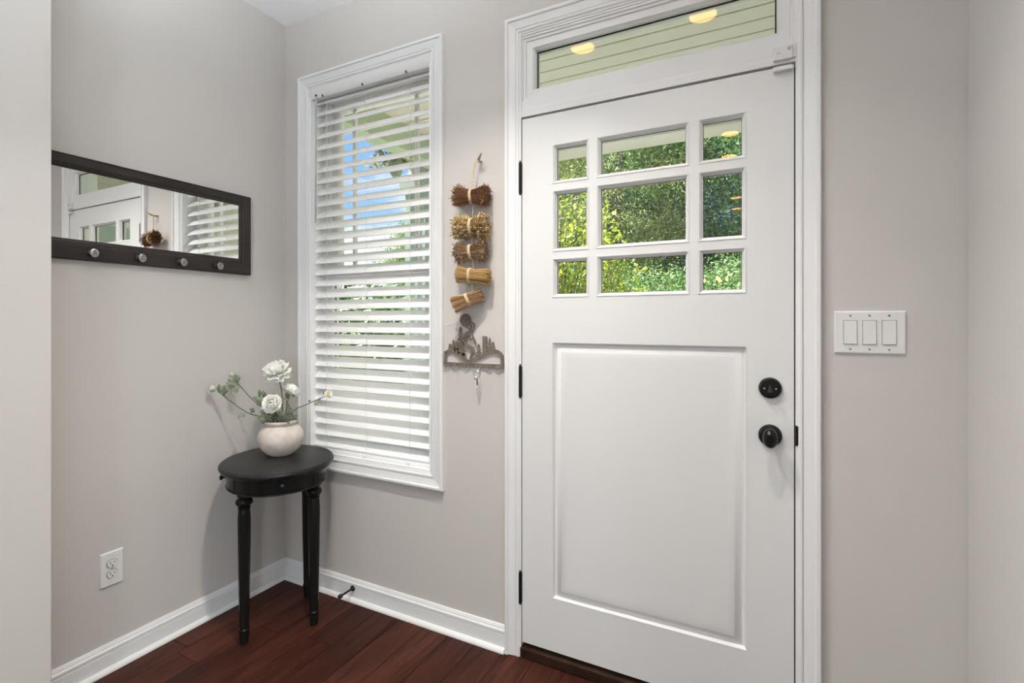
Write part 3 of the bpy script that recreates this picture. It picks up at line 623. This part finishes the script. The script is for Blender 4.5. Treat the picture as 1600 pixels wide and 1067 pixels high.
# 5 lower left bud
def pq(r, z):
    d = max(-.07, .25*(r+.022)); k = (2.26+d)/2.26; return pt(r*k+1.04*(1-k), 1.3+(z-1.3)*k, d-.01)
t5 = stalk('long stem reaching far left with the lower round bud', [pq(-.022, VZ+.05), pq(-.045, zr+.002), pq(-.085, .872), pq(-.150, .893), pq(-.225, .945), pq(-.280, .988)], .0026)
bud(t5, pq(-.302, .998), RV*-.9+UV*.35, .016)
fleaves(t5, [(pq(-.262, .975), RV*-.2+UV*.95, TOW, .045), (pq(-.255, .970), RV*.3+UV*.9+TOW*.2, TOW, .040), (pq(-.248, .965), RV*.05+UV*.95, TOW, .05),
             (pq(-.150, .892), RV*-.7-UV*.6+TOW*.4, TOW+UV*.5, .042), (pq(-.130, .887), RV*.5+UV*.75+TOW*.2, TOW, .036), (pq(-.10, .880), RV*.6-UV*.55+TOW*.3, TOW, .030), (pq(-.085, .876), RV*.45+UV*.7, TOW, .034)])
# 6 right bud
t6 = stalk('thin stem leaning right across the blind with a small yellow bud', [pt(.018, VZ+.05), pt(.032, zr), pt(.060, .900), pt(.120, .928), pt(.185, .957), pt(.208, .968)], .0022)
onto(bloom('bloom', pt(.214, .972), (RV*.35+TOW*.8+UV*.35), .024, [(7, 1.1, .9, .8, .5), (6, .6, .8, .6, .7)], None, .03), t6)
onto(MB().lathe([(.003, -.002), (.008, 0), (.007, .006), (0, .008)], 12, Matrix.Translation(pt(.216, .974, -.010)) @ (TOW+RV*.3+UV*.3).to_track_quat('Z', 'Y').to_matrix().to_4x4()).build('flower_eye', M['yellow'], smooth=True), t6)
fleaves(t6, [(pt(.205, .966), RV*.3+UV*.9, TOW, .026), (pt(.204, .966), RV*-.5+UV*.7, TOW, .022), (pt(.150, .942), RV*.6-UV*.6+TOW*.2, TOW+UV*.4, .030), (pt(.160, .946), RV*.9-UV*.3, TOW+UV*.5, .028), (pt(.135, .937), RV*-.3+UV*.6+TOW*.6, TOW, .018), (pt(.21, .965), RV*.8-UV*.2, TOW, .018)])
# 7 leafy sprig at the left and low foliage in the mouth
t7 = stalk('leafy grey green sprig leaning left beside the open cup flower', [pt(-.015, VZ+.05, .005), pt(-.022, zr, .005), pt(-.045, .910, .0), pt(-.080, .955, .0)], .0024)
fleaves(t7, [(pt(-.060, .925), RV*-.75+UV*.6+TOW*.3, TOW+UV*.3, .062), (pt(-.075, .945), RV*-.95+UV*.35+TOW*.3, TOW+UV*.3, .050), (pt(-.075, .950), RV*-.35+UV*.95+TOW*.2, TOW, .052), (pt(-.070, .94), RV*.15+UV*.95+TOW*.3, TOW, .050),
             (pt(-.055, .918), RV*.35+UV*.8+TOW*.5, TOW, .045), (pt(-.05, .905), RV*-.8-UV*.2+TOW*.5, TOW+UV, .036), (pt(-.045, .895), RV*-.5+UV*.5+TOW*.7, TOW, .040)])
t8 = stalk('cluster of short grey green foliage filling the vase mouth', [pt(.004, VZ+.06, -.01), pt(.004, zr-.002, -.015), pt(.006, .875, -.02)], .0024)
sp8 = []
for i in range(26):
    a = random.uniform(-1, 1); b = random.uniform(.35, 1); dpt = random.uniform(-.05, .02)
    sp8.append((pt(a*.045, zr-.002+random.uniform(0, .022), dpt), RV*a*.8+UV*b+TOW*random.uniform(0, .7), TOW+UV*.2, random.uniform(.030, .052)))
for i in range(6): sp8.append((pt(random.uniform(.02, .05), .89+.016*i, random.uniform(-.01, .02)), RV*random.uniform(-.5, .8)+UV*random.uniform(-.2, 1)+TOW*.5, TOW, .028))
fleaves(t8, sp8)

# ------------------------------------------------------------------ straw bundle garland
gl = thing('straw_garland', 'hanging garland of five dried straw bundles on a raffia cord', 'garland', (1.145, -.01, 1.93))
ng = MB().tube([(1.160, .002, 1.949), (1.158, -.018, 1.947), (1.170, -.036, 1.953), (1.186, -.045, 1.966)], [.0045, .0050, .0058, .0035], 8).build('wooden_peg', M['nailwood'], smooth=True)
tag(ng, 'crooked wooden peg in the wall holding the straw garland', 'peg')
cpts = [(1.164, -.022, 1.952), (1.152, -.030, 1.935), (1.143, -.034, 1.88), (1.144, -.040, 1.80), (1.143, -.040, 1.68), (1.139, -.040, 1.58), (1.147, -.040, 1.483), (1.132, -.040, 1.392)]
c = curve(cpts, 8)
onto(MB().tube([(v.x+.0012*math.sin(i*1.7), v.y, v.z) for i, v in enumerate(c)], .0018, 6).tube([(v.x-.004+.0015*math.sin(i*2.3), v.y-.003, v.z) for i, v in enumerate(c[3:24])], .0014, 5).build('cord', M['raffia'], smooth=True), gl)
onto(MB().tube([(1.160+.008*math.cos(t), -.025+.006*math.sin(t)*.3, 1.950+.007*math.sin(t)) for t in [2*PI*i/14 for i in range(15)]], .0015, 5).build('cord', M['raffia'], smooth=True), gl)
def bundle(cx, cz, L_, rad, waist, m, ang, n, style, cy=-.047, tieoff=0., yaw=8.):
    mb = MB(); Rm = Matrix.Translation((cx, cy, cz)) @ Matrix.Rotation(R(-ang), 4, 'Y') @ Matrix.Rotation(R(yaw), 4, 'Z')
    for i in range(n):
        a = random.uniform(0, 2*PI); rr = math.sqrt(random.random())
        ys = .78
        hl = L_/2*random.uniform(.82, 1.05)
        def P(s, rs): return Rm @ Vector((s, math.cos(a+.2*s/L_)*rs*ys, math.sin(a+.2*s/L_)*rs))
        w = waist*rr; f1 = rad*rr*random.uniform(.9, 1.12); f2 = rad*rr*random.uniform(.9, 1.12)
        if style == 'stem':
            ln = random.uniform(.9, 1.03); pts = [P(-L_/2*ln, f1), P(-L_/4, (w+f1)/2), P(tieoff*L_, w), P(L_/4, (w+f2)/2), P(L_/2*random.uniform(.92, 1.04), f2)]
            mb.tube(pts, .0015, 3)
        elif style == 'taper':
            pts = [P(-L_/2*random.uniform(.9, 1.06), f1), P(0, w*1.1), P(L_/2*random.uniform(.9, 1.02), w*.9+f2*.22)]
            mb.tube(pts, .0013, 3)
        else:
            pts = [P(-hl, f1), P(-L_/4, (w+f1)/2+.003), P(0, w), P(L_/4, (w+f2)/2+.003), P(hl, f2)]
            mb.tube(pts, .0012, 3)
            for e_ in ((-1, f1), (1, f2)):
                if style == 'seed':
                    for q in range(3):
                        s = e_[0]*L_/2*random.uniform(.12, 1.0); b = P(s, e_[1]*random.uniform(.95, 1.1)*min(1, .75+abs(s)/L_)); dd = (Rm.to_3x3() @ Vector((e_[0]*random.uniform(.1, .9), math.cos(a)+random.uniform(-.5, .5), math.sin(a)+random.uniform(-.6, .6)))).normalized()
                        mb.tube([b, b+dd*.006, b+dd*.014], [.0012, .0029, .0007], 5)
                else:
                    for q in range(3 if style == 'fuzz' else 1):
                        b = P(e_[0]*hl*random.uniform(.45, 1), e_[1]*.97); dd = (Rm.to_3x3() @ Vector((e_[0]*random.uniform(-.2, 1), math.cos(a)*.8+random.uniform(-.6, .6), math.sin(a)*.8+random.uniform(-.7, .7)))).normalized()
                        mb.tube([b, b+dd*.010+Vector((0, 0, .002)), b+dd*.016], [.0011, .0009, .0004], 3)
    o = mb.build('straw_bundle', M[m], None); o['kind'] = 'stuff'; onto(o, gl)
    tie = MB()
    for q in (-.0035, .0005, .0042):
        tie.tube([Rm @ Vector((tieoff*L_+q+.0015*math.sin(t*2), math.cos(t)*(waist*.80+.002), math.sin(t)*(waist*1.02+.0022))) for t in [2*PI*i/20 for i in range(21)]], .0021, 5)
    onto(tie.build('raffia_tie', M['raffia'], smooth=True), o)
bundle(1.141, 1.800, .148, .040, .026, 'straw_brown', -3, 330, 'twig')
bundle(1.141, 1.676, .142, .042, .033, 'straw_blond', -2, 150, 'seed')
bundle(1.138, 1.578, .132, .037, .027, 'straw_fuzz', 3, 230, 'fuzz')
bundle(1.149, 1.482, .142, .033, .027, 'straw_tan', -6, 210, 'stem', tieoff=-.1)
bundle(1.124, 1.388, .125, .036, .024, 'straw_broom', 22, 260, 'taper', yaw=20)
gl2 = gl

# ------------------------------------------------------------------ key rack
kr = thing('key_rack', 'bronze cut metal key rack with a dancing flute player, moon and pines', 'key rack', (1.124, 0, 1.12))
mm = lambda pts: [(a/1000, b/1000+0.0) for a, b in pts]
Y0, Y1 = -.0095, -.0060
TOPL = mm([(984, 1175), (997, 1182), (1020, 1182), (1042, 1178), (1058, 1167), (1073, 1158), (1090, 1148), (1112, 1146), (1133, 1153), (1155, 1162), (1172, 1174), (1192, 1181), (1221, 1191), (1242, 1187), (1258, 1178), (1265, 1165)])
LOWL = mm([(996, 1169), (1004, 1174), (1022, 1175), (1035, 1171), (1047, 1163), (1064, 1148), (1082, 1138), (1112, 1135), (1133, 1141), (1159, 1153), (1180, 1165), (1201, 1173), (1221, 1177), (1238, 1174), (1248, 1169), (1253, 1160)])
fr = MB()
fr.prism(TOPL+LOWL[::-1], Y0, Y1)
fr.prism(mm([(981, 1119), (995, 1119), (996, 1169), (984, 1175)]), Y0, Y1).prism(mm([(1253, 1119), (1267, 1119), (1265, 1166), (1253, 1161)]), Y0, Y1)
fr.prism(mm([(981, 1118), (1267, 1118), (1267, 1131), (981, 1131)]), Y0, Y1)
onto(fr.build('rack_frame', M['rack']), kr)
def pine(x, zb, zt, w, n):
    L_, Rr = [], []
    for i in range(n):
        f = i/n; za = zt+(zb-zt)*f; zc = zt+(zb-zt)*(i+.85)/n; wo = w*(.25+.75*(i+1)/n); wi = wo*.55
        L_ += [(x-wi*.5*(i > 0)-.0006, za), (x-wo, zc)]; Rr += [(x+wi*.5*(i > 0)+.0006, za), (x+wo, zc)]
    return L_+[(x-w*.5, zb), (x+w*.5, zb)]+Rr[::-1]
for x, zb, zt, w, n in ((1.064, 1.160, 1.281, .024, 6), (1.045, 1.168, 1.222, .021, 4), (1.030, 1.176, 1.226, .018, 4), (1.013, 1.178, 1.209, .015, 3), (1.082, 1.146, 1.190, .015, 3), (1.152, 1.156, 1.211, .016, 4), (1.203, 1.176, 1.237, .013, 4), (1.219, 1.184, 1.221, .011, 3)):
    onto(MB().prism(pine(x, zb, zt, w, n), Y0+.0004, Y1).build('pine_cutout', M['rack']), kr)
onto(MB().prism(mm([(1170, 1168), (1191, 1176), (1191, 1241), (1170, 1242)]), Y0+.0004, Y1).build('tower_cutout', M['rack']), kr)
def ribbon(mb, pts, ws):
    pts = curve([(a/1000, 0, b/1000) for a, b in pts], 6); n = len(pts); Lf, Rf = [], []
    for i, p in enumerate(pts):
        t = (pts[min(i+1, n-1)]-pts[max(i-1, 0)]).normalized(); nn = Vector((-t.z, 0, t.x)); f = i/(n-1)*(len(ws)-1); k0 = min(int(f), len(ws)-2); w = (ws[k0]+(ws[k0+1]-ws[k0])*(f-k0))/2000
        Lf.append((p.x+nn.x*w, p.z+nn.z*w)); Rf.append((p.x-nn.x*w, p.z-nn.z*w))
    mb.prism(Lf+Rf[::-1], Y0, Y1)
fg = MB()
ribbon(fg, [(1112, 1258), (1098, 1252), (1088, 1238), (1087, 1222), (1095, 1204), (1114, 1194), (1128, 1189)], [12, 17, 19, 18, 18, 17, 10])
ribbon(fg, [(1116, 1197), (1121, 1174), (1110, 1148)], [10, 9, 6]); ribbon(fg, [(1122, 1194), (1133, 1174), (1142, 1156)], [10, 8, 6])
ribbon(fg, [(1103, 1255), (1105, 1236), (1118, 1226), (1127, 1238)], [6, 6, 6, 5]); ribbon(fg, [(1113, 1260), (1126, 1238), (1138, 1208)], [4, 5, 9])
ribbon(fg, [(1113, 1262), (1128, 1274), (1130, 1290), (1117, 1300)], [7, 7, 6, 3]); ribbon(fg, [(1090, 1277), (1106, 1273), (1114, 1264)], [4, 6, 7])
ribbon(fg, [(1110, 1268), (1117, 1282), (1112, 1296)], [6, 5, 3])
fg.prism([(1.113+.009*math.cos(t), 1.260+.010*math.sin(t)) for t in [2*PI*i/16 for i in range(16)]], Y0, Y1)
onto(fg.build('flute_player_cutout', M['rack']), kr)
onto(MB().prism([(1.089+.0265*math.cos(t), 1.307+.0265*math.sin(t)) for t in [2*PI*i/36 for i in range(36)]], Y0-.0003, Y1).build('moon_cutout', M['rack']), kr)
onto(MB().box(1.083, 1.103, Y1-.0005, -.0003, 1.120, 1.129).box(1.0, 1.02, Y1-.0005, -.0003, 1.120, 1.129).box(1.235, 1.255, Y1-.0005, -.0003, 1.120, 1.129).build('standoff', M['rack']), kr)
HX = (1.000, 1.046, 1.098, 1.152, 1.205, 1.247)
for x in HX:
    onto(MB().tube([(x-.007, -.0085, 1.120), (x+.001, -.010, 1.117), (x+.004, -.012, 1.108), (x+.004, -.030, 1.098), (x+.006, -.040, 1.094), (x+.006, -.043, 1.100)], .0016, 6).build('key_hook', M['wire'], smooth=True), kr)
    onto(MB().tube([(x-.014, -.0095, 1.121), (x-.005, -.0115, 1.117), (x+.006, -.0115, 1.118)], [.002, .0032, .002], 6).build('twisted_tab', M['rack'], smooth=True), kr)
kx = 1.156
ks = thing('key_ring', 'steel key ring with a white and black key hanging from the key rack', 'keys', (kx, -.024, 1.09))
onto(MB().tube([(kx+.013*math.cos(t), -.030+.003*math.cos(t), 1.090+.014*math.sin(t)) for t in [2*PI*i/24 for i in range(25)]], .0015, 6, caps=False).build('ring', M['steel'], smooth=True), ks)
key = MB().prism([(kx+.000+.009*math.cos(t), 1.066+.011*math.sin(t)) for t in [2*PI*i/18 for i in range(18)]], -.0305, -.0285)
key.prism([(kx-.004, 1.058), (kx+.005, 1.058), (kx+.005, 1.036), (kx+.003, 1.033), (kx+.001, 1.036), (kx-.001, 1.031), (kx-.004, 1.034)], -.0303, -.0287)
onto(key.build('key', M['plastic']), ks)
onto(MB().box(kx+.0005, kx+.0055, -.0335, -.0305, 1.046, 1.076).build('key_grip', M['fob'], bevel=.001), ks)
onto(MB().box(kx-.0085, kx-.006, -.0325, -.030, 1.066, 1.078).build('key_tag', M['fob'], bevel=.0005), ks)

# ------------------------------------------------------------------ ceiling lamps reflected in the door glass, chandelier
groups = {0: 'white recessed ceiling light above the side table end of the foyer', 1: 'white recessed ceiling light straight above the front door', 2: 'white recessed ceiling light just behind the foyer', 3: 'second white recessed ceiling light behind the foyer', 4: 'third white recessed ceiling light down the living room', 5: 'white recessed ceiling light farthest down the living room'}
for i, (lx, ly) in enumerate(LAMPS):
    t = thing('recessed_light', groups[i], 'ceiling light', (lx, ly, CEIL), group='recessed ceiling lights')
    MB().lathe([(.064, -.001), (.064, -.006), (.074, -.008), (.086, -.004), (.088, -.0003), (.064, -.0003)], 36).build('light_trim', M['trim'], t, smooth=True)
    MB().lathe([(.0, -.0052), (.0635, -.0052), (.0635, -.0030), (.0, -.0030)], 32).build('light_lens', M['lens'], t)
ch = thing('chandelier', 'small black chandelier with warm candle bulbs, seen reflected in the door glass', 'chandelier', (1.46, -6.0, 1.78))
MB().tube([(0, 0, CEIL-1.78), (0, 0, .05)], .006, 8).lathe([(.0, .02), (.02, .03), (.03, .06), (.02, .1), (0, .12)], 16).build('chandelier_rod', M['black'], ch)
for k in range(6):
    a = 2*PI*k/6; ca, sa = math.cos(a), math.sin(a)
    MB().tube([(0, 0, .06), (.1*ca, .1*sa, .02), (.2*ca, .2*sa, .05), (.22*ca, .22*sa, .10)], .005, 6).build('chandelier_arm', M['black'], ch)
    MB().lathe([(0, 0), (.018, .01), (.022, .03), (.012, .06), (0, .08)], 12, Matrix.Translation((.22*ca, .22*sa, .10))).build('bulb', M['bulb'], ch, smooth=True)

# ------------------------------------------------------------------ outside: porch
SOF = 2.80
po = st(box('porch_ceiling', -.40, 3.4, .16, 1.86, SOF+.010, SOF+.08, M['sage']))
y = .17
while y < 1.76:
    y1 = min(y+.12, 1.76)
    onto(box('board', -.34, 3.3, y+.005, y1-.005, SOF-.004, SOF+.0102, M['sage'], bevel=.003), po); y = y1
st(box('porch_floor', -.9, 3.4, .16, 2.25, -.30, -.08, M['concrete']))
st(box('wall_exterior', -6, -.16, .0, .16, -.3, 3.4, M['sage']))
bm_ = st(box('trim_porch_beam', -.62, 3.4, 1.76, 1.96, 2.575, 2.86, M['beam'], bevel=.006))
onto(box('beam_lip', -.62, 3.4, 1.742, 1.76, 2.575, 2.600, M['beam'], bevel=.004), bm_)
st(box('trim_porch_side_beam', -.385, -.25, .16, 1.76, 2.60, 2.86, M['beamgreen'], bevel=.004))
st(box('trim_roof_edge', -.75, 3.6, .16, 2.5, 2.87, 2.98, M['beam']))
pp = thing('porch_post', 'square shade-tinted green porch post outside the window', 'post', (-.52, 1.86, -.08))
onto(box('shaft', -.66, -.38, 1.76, 1.98, .12, 2.46, M['post'], bevel=.006), pp)
for f in (-.60, -.52, -.44): onto(box('post_batten', f-.006, f+.006, 1.752, 1.762, .15, 2.42, M['post']), pp)
onto(box('post_base', -.70, -.34, 1.72, 2.02, -.08, .12, M['post'], bevel=.008), pp)
onto(box('post_capital', -.70, -.34, 1.72, 2.02, 2.46, 2.575, M['post'], bevel=.008), pp)
st(box('wall_wing', 3.4, 3.6, .16, 6.5, -.3, 3.4, M['sage']))
sd = MB()
for i in range(22): sd.add([(3.398, .17, -.1+.15*i), (3.398, 6.5, -.1+.15*i), (3.385, .17, -.1+.15*i), (3.385, 6.5, -.1+.15*i), (3.397, .17, .05+.15*i), (3.397, 6.5, .05+.15*i)], [(0, 1, 3, 2), (2, 3, 5, 4)])
o = sd.build('siding', M['sage']); o['kind'] = 'stuff'; onto(o, bpy.data.objects['wall_wing'])
# wing window (seen in the mirror)
ww = st(empty('window_3', (3.38, 1.1, 1.2)))
onto(MB().frame(.55, 1.65, .7, 2.3, [(0, .0), (0, .03), (.09, .03), (.09, .0)]).xform(lambda v: Vector((3.384+v.y, v.x, v.z))).build('casing', M['sash']), ww)
onto(box('pane', 3.372, 3.378, .63, 1.57, .78, 2.22, M['post']), ww)
for yy in (.86, 1.1, 1.34): onto(box('muntin', 3.36, 3.372, yy-.012, yy+.012, .78, 2.22, M['sash']), ww)
# hanging basket under the side beam
hb = thing('hanging_basket', 'small green hanging pot with trailing leaves under the porch beam', 'hanging basket', (-.50, 1.45, 2.50))
MB().lathe([(.03, -.02), (.042, 0), (.055, .05), (.062, .085), (.066, .088), (.058, .088), (0, .08)], 24).build('pot', M['pot'], hb, smooth=True)
MB().tube([(.05, 0, .085), (0.02, 0, .26)], .0015, 5).tube([(-.05, 0, .085), (0.02, 0, .26)], .0015, 5).tube([(.02, 0, .26), (.15, 0, .30), (.18, 0, .32)], .003, 5).build('hanger', M['bronze'], hb)

def leaf_cloud(pos, nrm, size, asp, rng, droop=0.):
    # folded leaf: 6 verts, 4 triangles-as-2 quads
    n = len(pos); t = rng.normal(size=(n, 3)); t[:, 2] -= droop; nrm = nrm/np.linalg.norm(nrm, axis=1, keepdims=True)
    t -= (t*nrm).sum(1, keepdims=True)*nrm; t /= np.linalg.norm(t, axis=1, keepdims=True)+1e-9; s = np.cross(nrm, t)
    sz = size*rng.uniform(.7, 1.3, (n, 1)); w = sz*asp*.5
    a = pos-t*sz*.5; b = pos-s*w+nrm*w*.35; c = pos+t*sz*.5; d = pos+s*w+nrm*w*.35
    V = np.stack([a, b, c, d], 1).reshape(-1, 3); i = np.arange(n)[:, None]*4
    F = np.concatenate([i+np.array([[0, 1, 2]]), i+np.array([[0, 2, 3]])], 1).reshape(-1, 3)
    return V, F
def fast_mesh(name, V, F):
    me = bpy.data.meshes.new(name); me.vertices.add(len(V)); me.vertices.foreach_set('co', V.astype(np.float32).ravel())
    nf = len(F); me.loops.add(nf*3); me.loops.foreach_set('vertex_index', F.astype(np.int32).ravel()); me.polygons.add(nf)
    me.polygons.foreach_set('loop_start', np.arange(nf, dtype=np.int32)*3); me.polygons.foreach_set('loop_total', np.full(nf, 3, np.int32)); me.update(calc_edges=True); me.validate(); return me
def crown_cloud(rng, rx, ry, rz, cz, nclump, per, csize, lsize, asp, droop=0., shell=.55):
    u = rng.normal(size=(nclump, 3)); u /= np.linalg.norm(u, axis=1, keepdims=True); r = (shell+(1-shell)*rng.random((nclump, 1)))
    cc = u*r*np.array([rx, ry, rz])+np.array([0, 0, cz])
    pos = np.repeat(cc, per, 0)+rng.normal(size=(nclump*per, 3))*csize*rng.uniform(.6, 1.2, (nclump*per, 1))*np.array([1, 1, .62])
    nn = rng.normal(size=pos.shape)*.75+np.array([0, 0, .9])
    return leaf_cloud(pos, nn, lsize, asp, rng, droop)
# basket foliage
pos = RNG.normal(size=(260, 3))*np.array([.10, .08, .035])+np.array([-.05, 0, .12]); V, F = leaf_cloud(pos, RNG.normal(size=pos.shape)+np.array([0, 0, .6]), .045, .55, RNG)
o = link('foliage', fast_mesh('foliage', V, F), M['basketleaf'], hb); o['kind'] = 'stuff'
V, F = leaf_cloud(RNG.normal(size=(40, 3))*np.array([.03, .04, .02])+np.array([.04, 0, .22]), RNG.normal(size=(40, 3)), .06, .5, RNG)
o = link('foliage', fast_mesh('foliage', V, F), M['tree_blue'], hb); o['kind'] = 'stuff'

# ------------------------------------------------------------------ outside: ground and plants
st(box('ground_lawn', -40, 30, .16, 40, -.5, -.30, M['grass']))
st(box('ground_walk', -1.2, 3.4, 2.25, 3.0, -.34, -.27, M['concrete']))
def crown_mesh(kind, seed):
    rng = np.random.default_rng(seed)
    if kind == 'dark': return crown_cloud(rng, 2.2, 1.9, 4.2, 5.2, 260, 135, .30, .095, .66), M['tree_dark']
    if kind == 'olive': return crown_cloud(rng, 2.0, 1.8, 3.9, 5.0, 280, 130, .30, .10, .30, .8), M['tree_olive']
    if kind == 'blue': return crown_cloud(rng, 2.1, 1.9, 3.6, 5.6, 150, 130, .27, .10, .7), M['tree_blue']
    if kind == 'hedge': return crown_cloud(rng, 1.7, 1.2, 1.6, 1.5, 200, 110, .24, .062, .6), M['tree_dark']
CR = {}
def trunk_mesh(seed, h, r):
    rr = random.Random(seed); mb = MB(); ps = [(0, 0, -.3)]; x = y = 0
    for i in range(1, 7): x += rr.uniform(-.12, .12); y += rr.uniform(-.1, .1); ps.append((x, y, -.3+h*i/6))
    mb.tube(ps, [r*(1-.10*i) for i in range(7)], 9)
    for b in range(7):
        i = rr.randint(2, 5); p = Vector(ps[i]); a = rr.uniform(0, 6.28); L_ = rr.uniform(.9, 1.9); d = Vector((math.cos(a), math.sin(a), rr.uniform(.4, 1.0)))
        mb.tube([p, p+d*L_*.5+Vector((0, 0, .05)), p+d*L_], [r*.42, r*.26, r*.08], 6)
    return mb
def tree(kind, x, y, s, rz, label, group, seed, trunk=True, name='woodland_tree', cat='tree'):
    key = (kind, seed % 2)
    if key not in CR:
        (V, F), m = crown_mesh(kind, 40+len(CR)); me = fast_mesh('crown', V, F); me.materials.append(m)
        tm = trunk_mesh(50+len(CR), 6.6 if kind != 'hedge' else 1.6, .15 if kind != 'hedge' else .05); to = tm.build('trunk', M['bark'], None, smooth=True); tme = to.data; bpy.data.objects.remove(to)
        CR[key] = (me, tme)
    t = thing(name, label, cat, (x, y, -.3), group=group); t.scale = (s, s, s); t.rotation_euler = (0, 0, rz)
    me, tme = CR[key]; c = link('crown', me, None, t); c['kind'] = 'stuff'
    link('trunk', tme, None, t)
    return t
TREES = [('olive', -3.6, 10.5, 1.0, 'feathery olive green tree seen through the upper left door panes'), ('olive', -1.15, 10.6, 1.0, 'feathery olive green tree seen through the tall middle door panes'),
         ('dark', .75, 12.2, 1.0, 'dark green leafy tree seen through the right end of the middle door pane'), ('blue', 2.35, 11.0, .88, 'cool green open tree with a grey trunk seen through the right door panes'),
         ('dark', 5.2, 13.5, 1.1, 'dark green tree at the right edge of the woods beyond the door'), ('dark', -.7, 14.8, 1.0, 'dark tree in the second row behind the middle door panes'),
         ('dark', -2.7, 15.2, 1.1, 'dark tree in the second row behind the olive trees'), ('dark', -5.6, 14.5, 1.15, 'dark tree behind the left olive tree')]
for i, (k_, x, y_, s, lab) in enumerate(TREES): tree(k_, x, y_, s, random.uniform(0, 6), lab, 'trees of the woods beyond the door', i)
HEDGE = [(-1.3, 8.2, .95), (.3, 8.6, .9), (1.9, 8.4, .95), (3.4, 8.8, 1.0), (-3.0, 8.4, .95)]
HL = ['low green bush under the trees seen through the lower middle door pane, left end', 'low green bush under the trees seen through the lower middle door pane, right end', 'low green bush under the trees seen through the lower right door pane', 'low green bush at the right edge of the woods', 'low green bush under the left olive tree']
for i, (x, y_, s) in enumerate(HEDGE): tree('hedge', x, y_, s, random.uniform(0, 6), HL[i], 'low bushes under the trees', i, name='woodland_bush', cat='bush')
tree('dark', -8.2, 12.0, .62, 1.0, 'lone tree showing against the sky at the right of the blind', None, 0, name='garden_tree')

def shrub(name, label, x, y_, ztop_, rx, ry, nst, nleaf, lsize, asp, m, seed, droop=0., shape=None, droop_q=.42):
    rng = np.random.default_rng(seed); t = thing(name, label, 'shrub', (x, y_, -.3))
    br = MB(); pos = []; rr = random.Random(seed)
    for i in range(nst):
        a = rr.uniform(0, 2*PI); q = math.sqrt(rr.random()); tx, ty = rx*q*math.cos(a), ry*q*math.sin(a)
        h = (ztop_+.3)*(1-droop_q*q*q)*rr.uniform(.75, 1.0)
        if shape: h *= shape(tx)
        ps = curve([(tx*.12, ty*.12, 0), (tx*.45, ty*.45, h*.45), (tx*.85, ty*.85, h*.8), (tx*1.02, ty*1.02, h)], 5)
        br.tube(ps, [.012*(1-.8*j/len(ps)) for j in range(len(ps))], 5)
        P = np.array([tuple(v) for v in ps]); nl = nleaf//nst; k = np.clip((len(ps)-1)*rng.random(nl)**(.6 if droop_q > .2 else .85), 0, len(ps)-1.001); i0 = k.astype(int)
        p = P[i0]*(1-(k-i0))[:, None]+P[i0+1]*(k-i0)[:, None]; pos.append(p+rng.normal(size=p.shape)*lsize*(1.1 if droop_q > .2 else 1.7))
    pos = np.concatenate(pos); V, F = leaf_cloud(pos, rng.normal(size=pos.shape)*.8+np.array([-.2, -.1, .8]), lsize, asp, rng, droop)
    o = link('foliage', fast_mesh('foliage', V, F), m, t); o['kind'] = 'stuff'
    o = br.build('branches', M['bark'], t, smooth=True); o['kind'] = 'stuff'
    return t
shrub('flowering_bush', 'bright yellow green leafy bush close outside the left door panes', -.20, 3.75, 3.0, 1.35, .65, 130, 12000, .066, .62, M['bush'], 5, shape=lambda x: 1.0-.46*max(0, min(1, (x-.72)/.5)), droop_q=.12)
for i, (x, y_, h) in enumerate(((-1.55, 2.5, 1.75), (-2.7, 3.3, 1.85), (-4.2, 4.2, 1.95), (-5.8, 5.6, 2.2), (-3.0, 5.6, 2.2))):
    shrub('rhododendron', ['glossy long leaved shrub nearest the porch post', 'glossy long leaved shrub behind the middle of the blind', 'glossy long leaved shrub behind the left of the blind', 'glossy long leaved shrub farthest out beyond the blind', 'tall glossy long leaved shrub behind the porch post'][i], x, y_, h, .95, .8, 60, 2600, .17, .28, M['rhodo'], 20+i, .5)
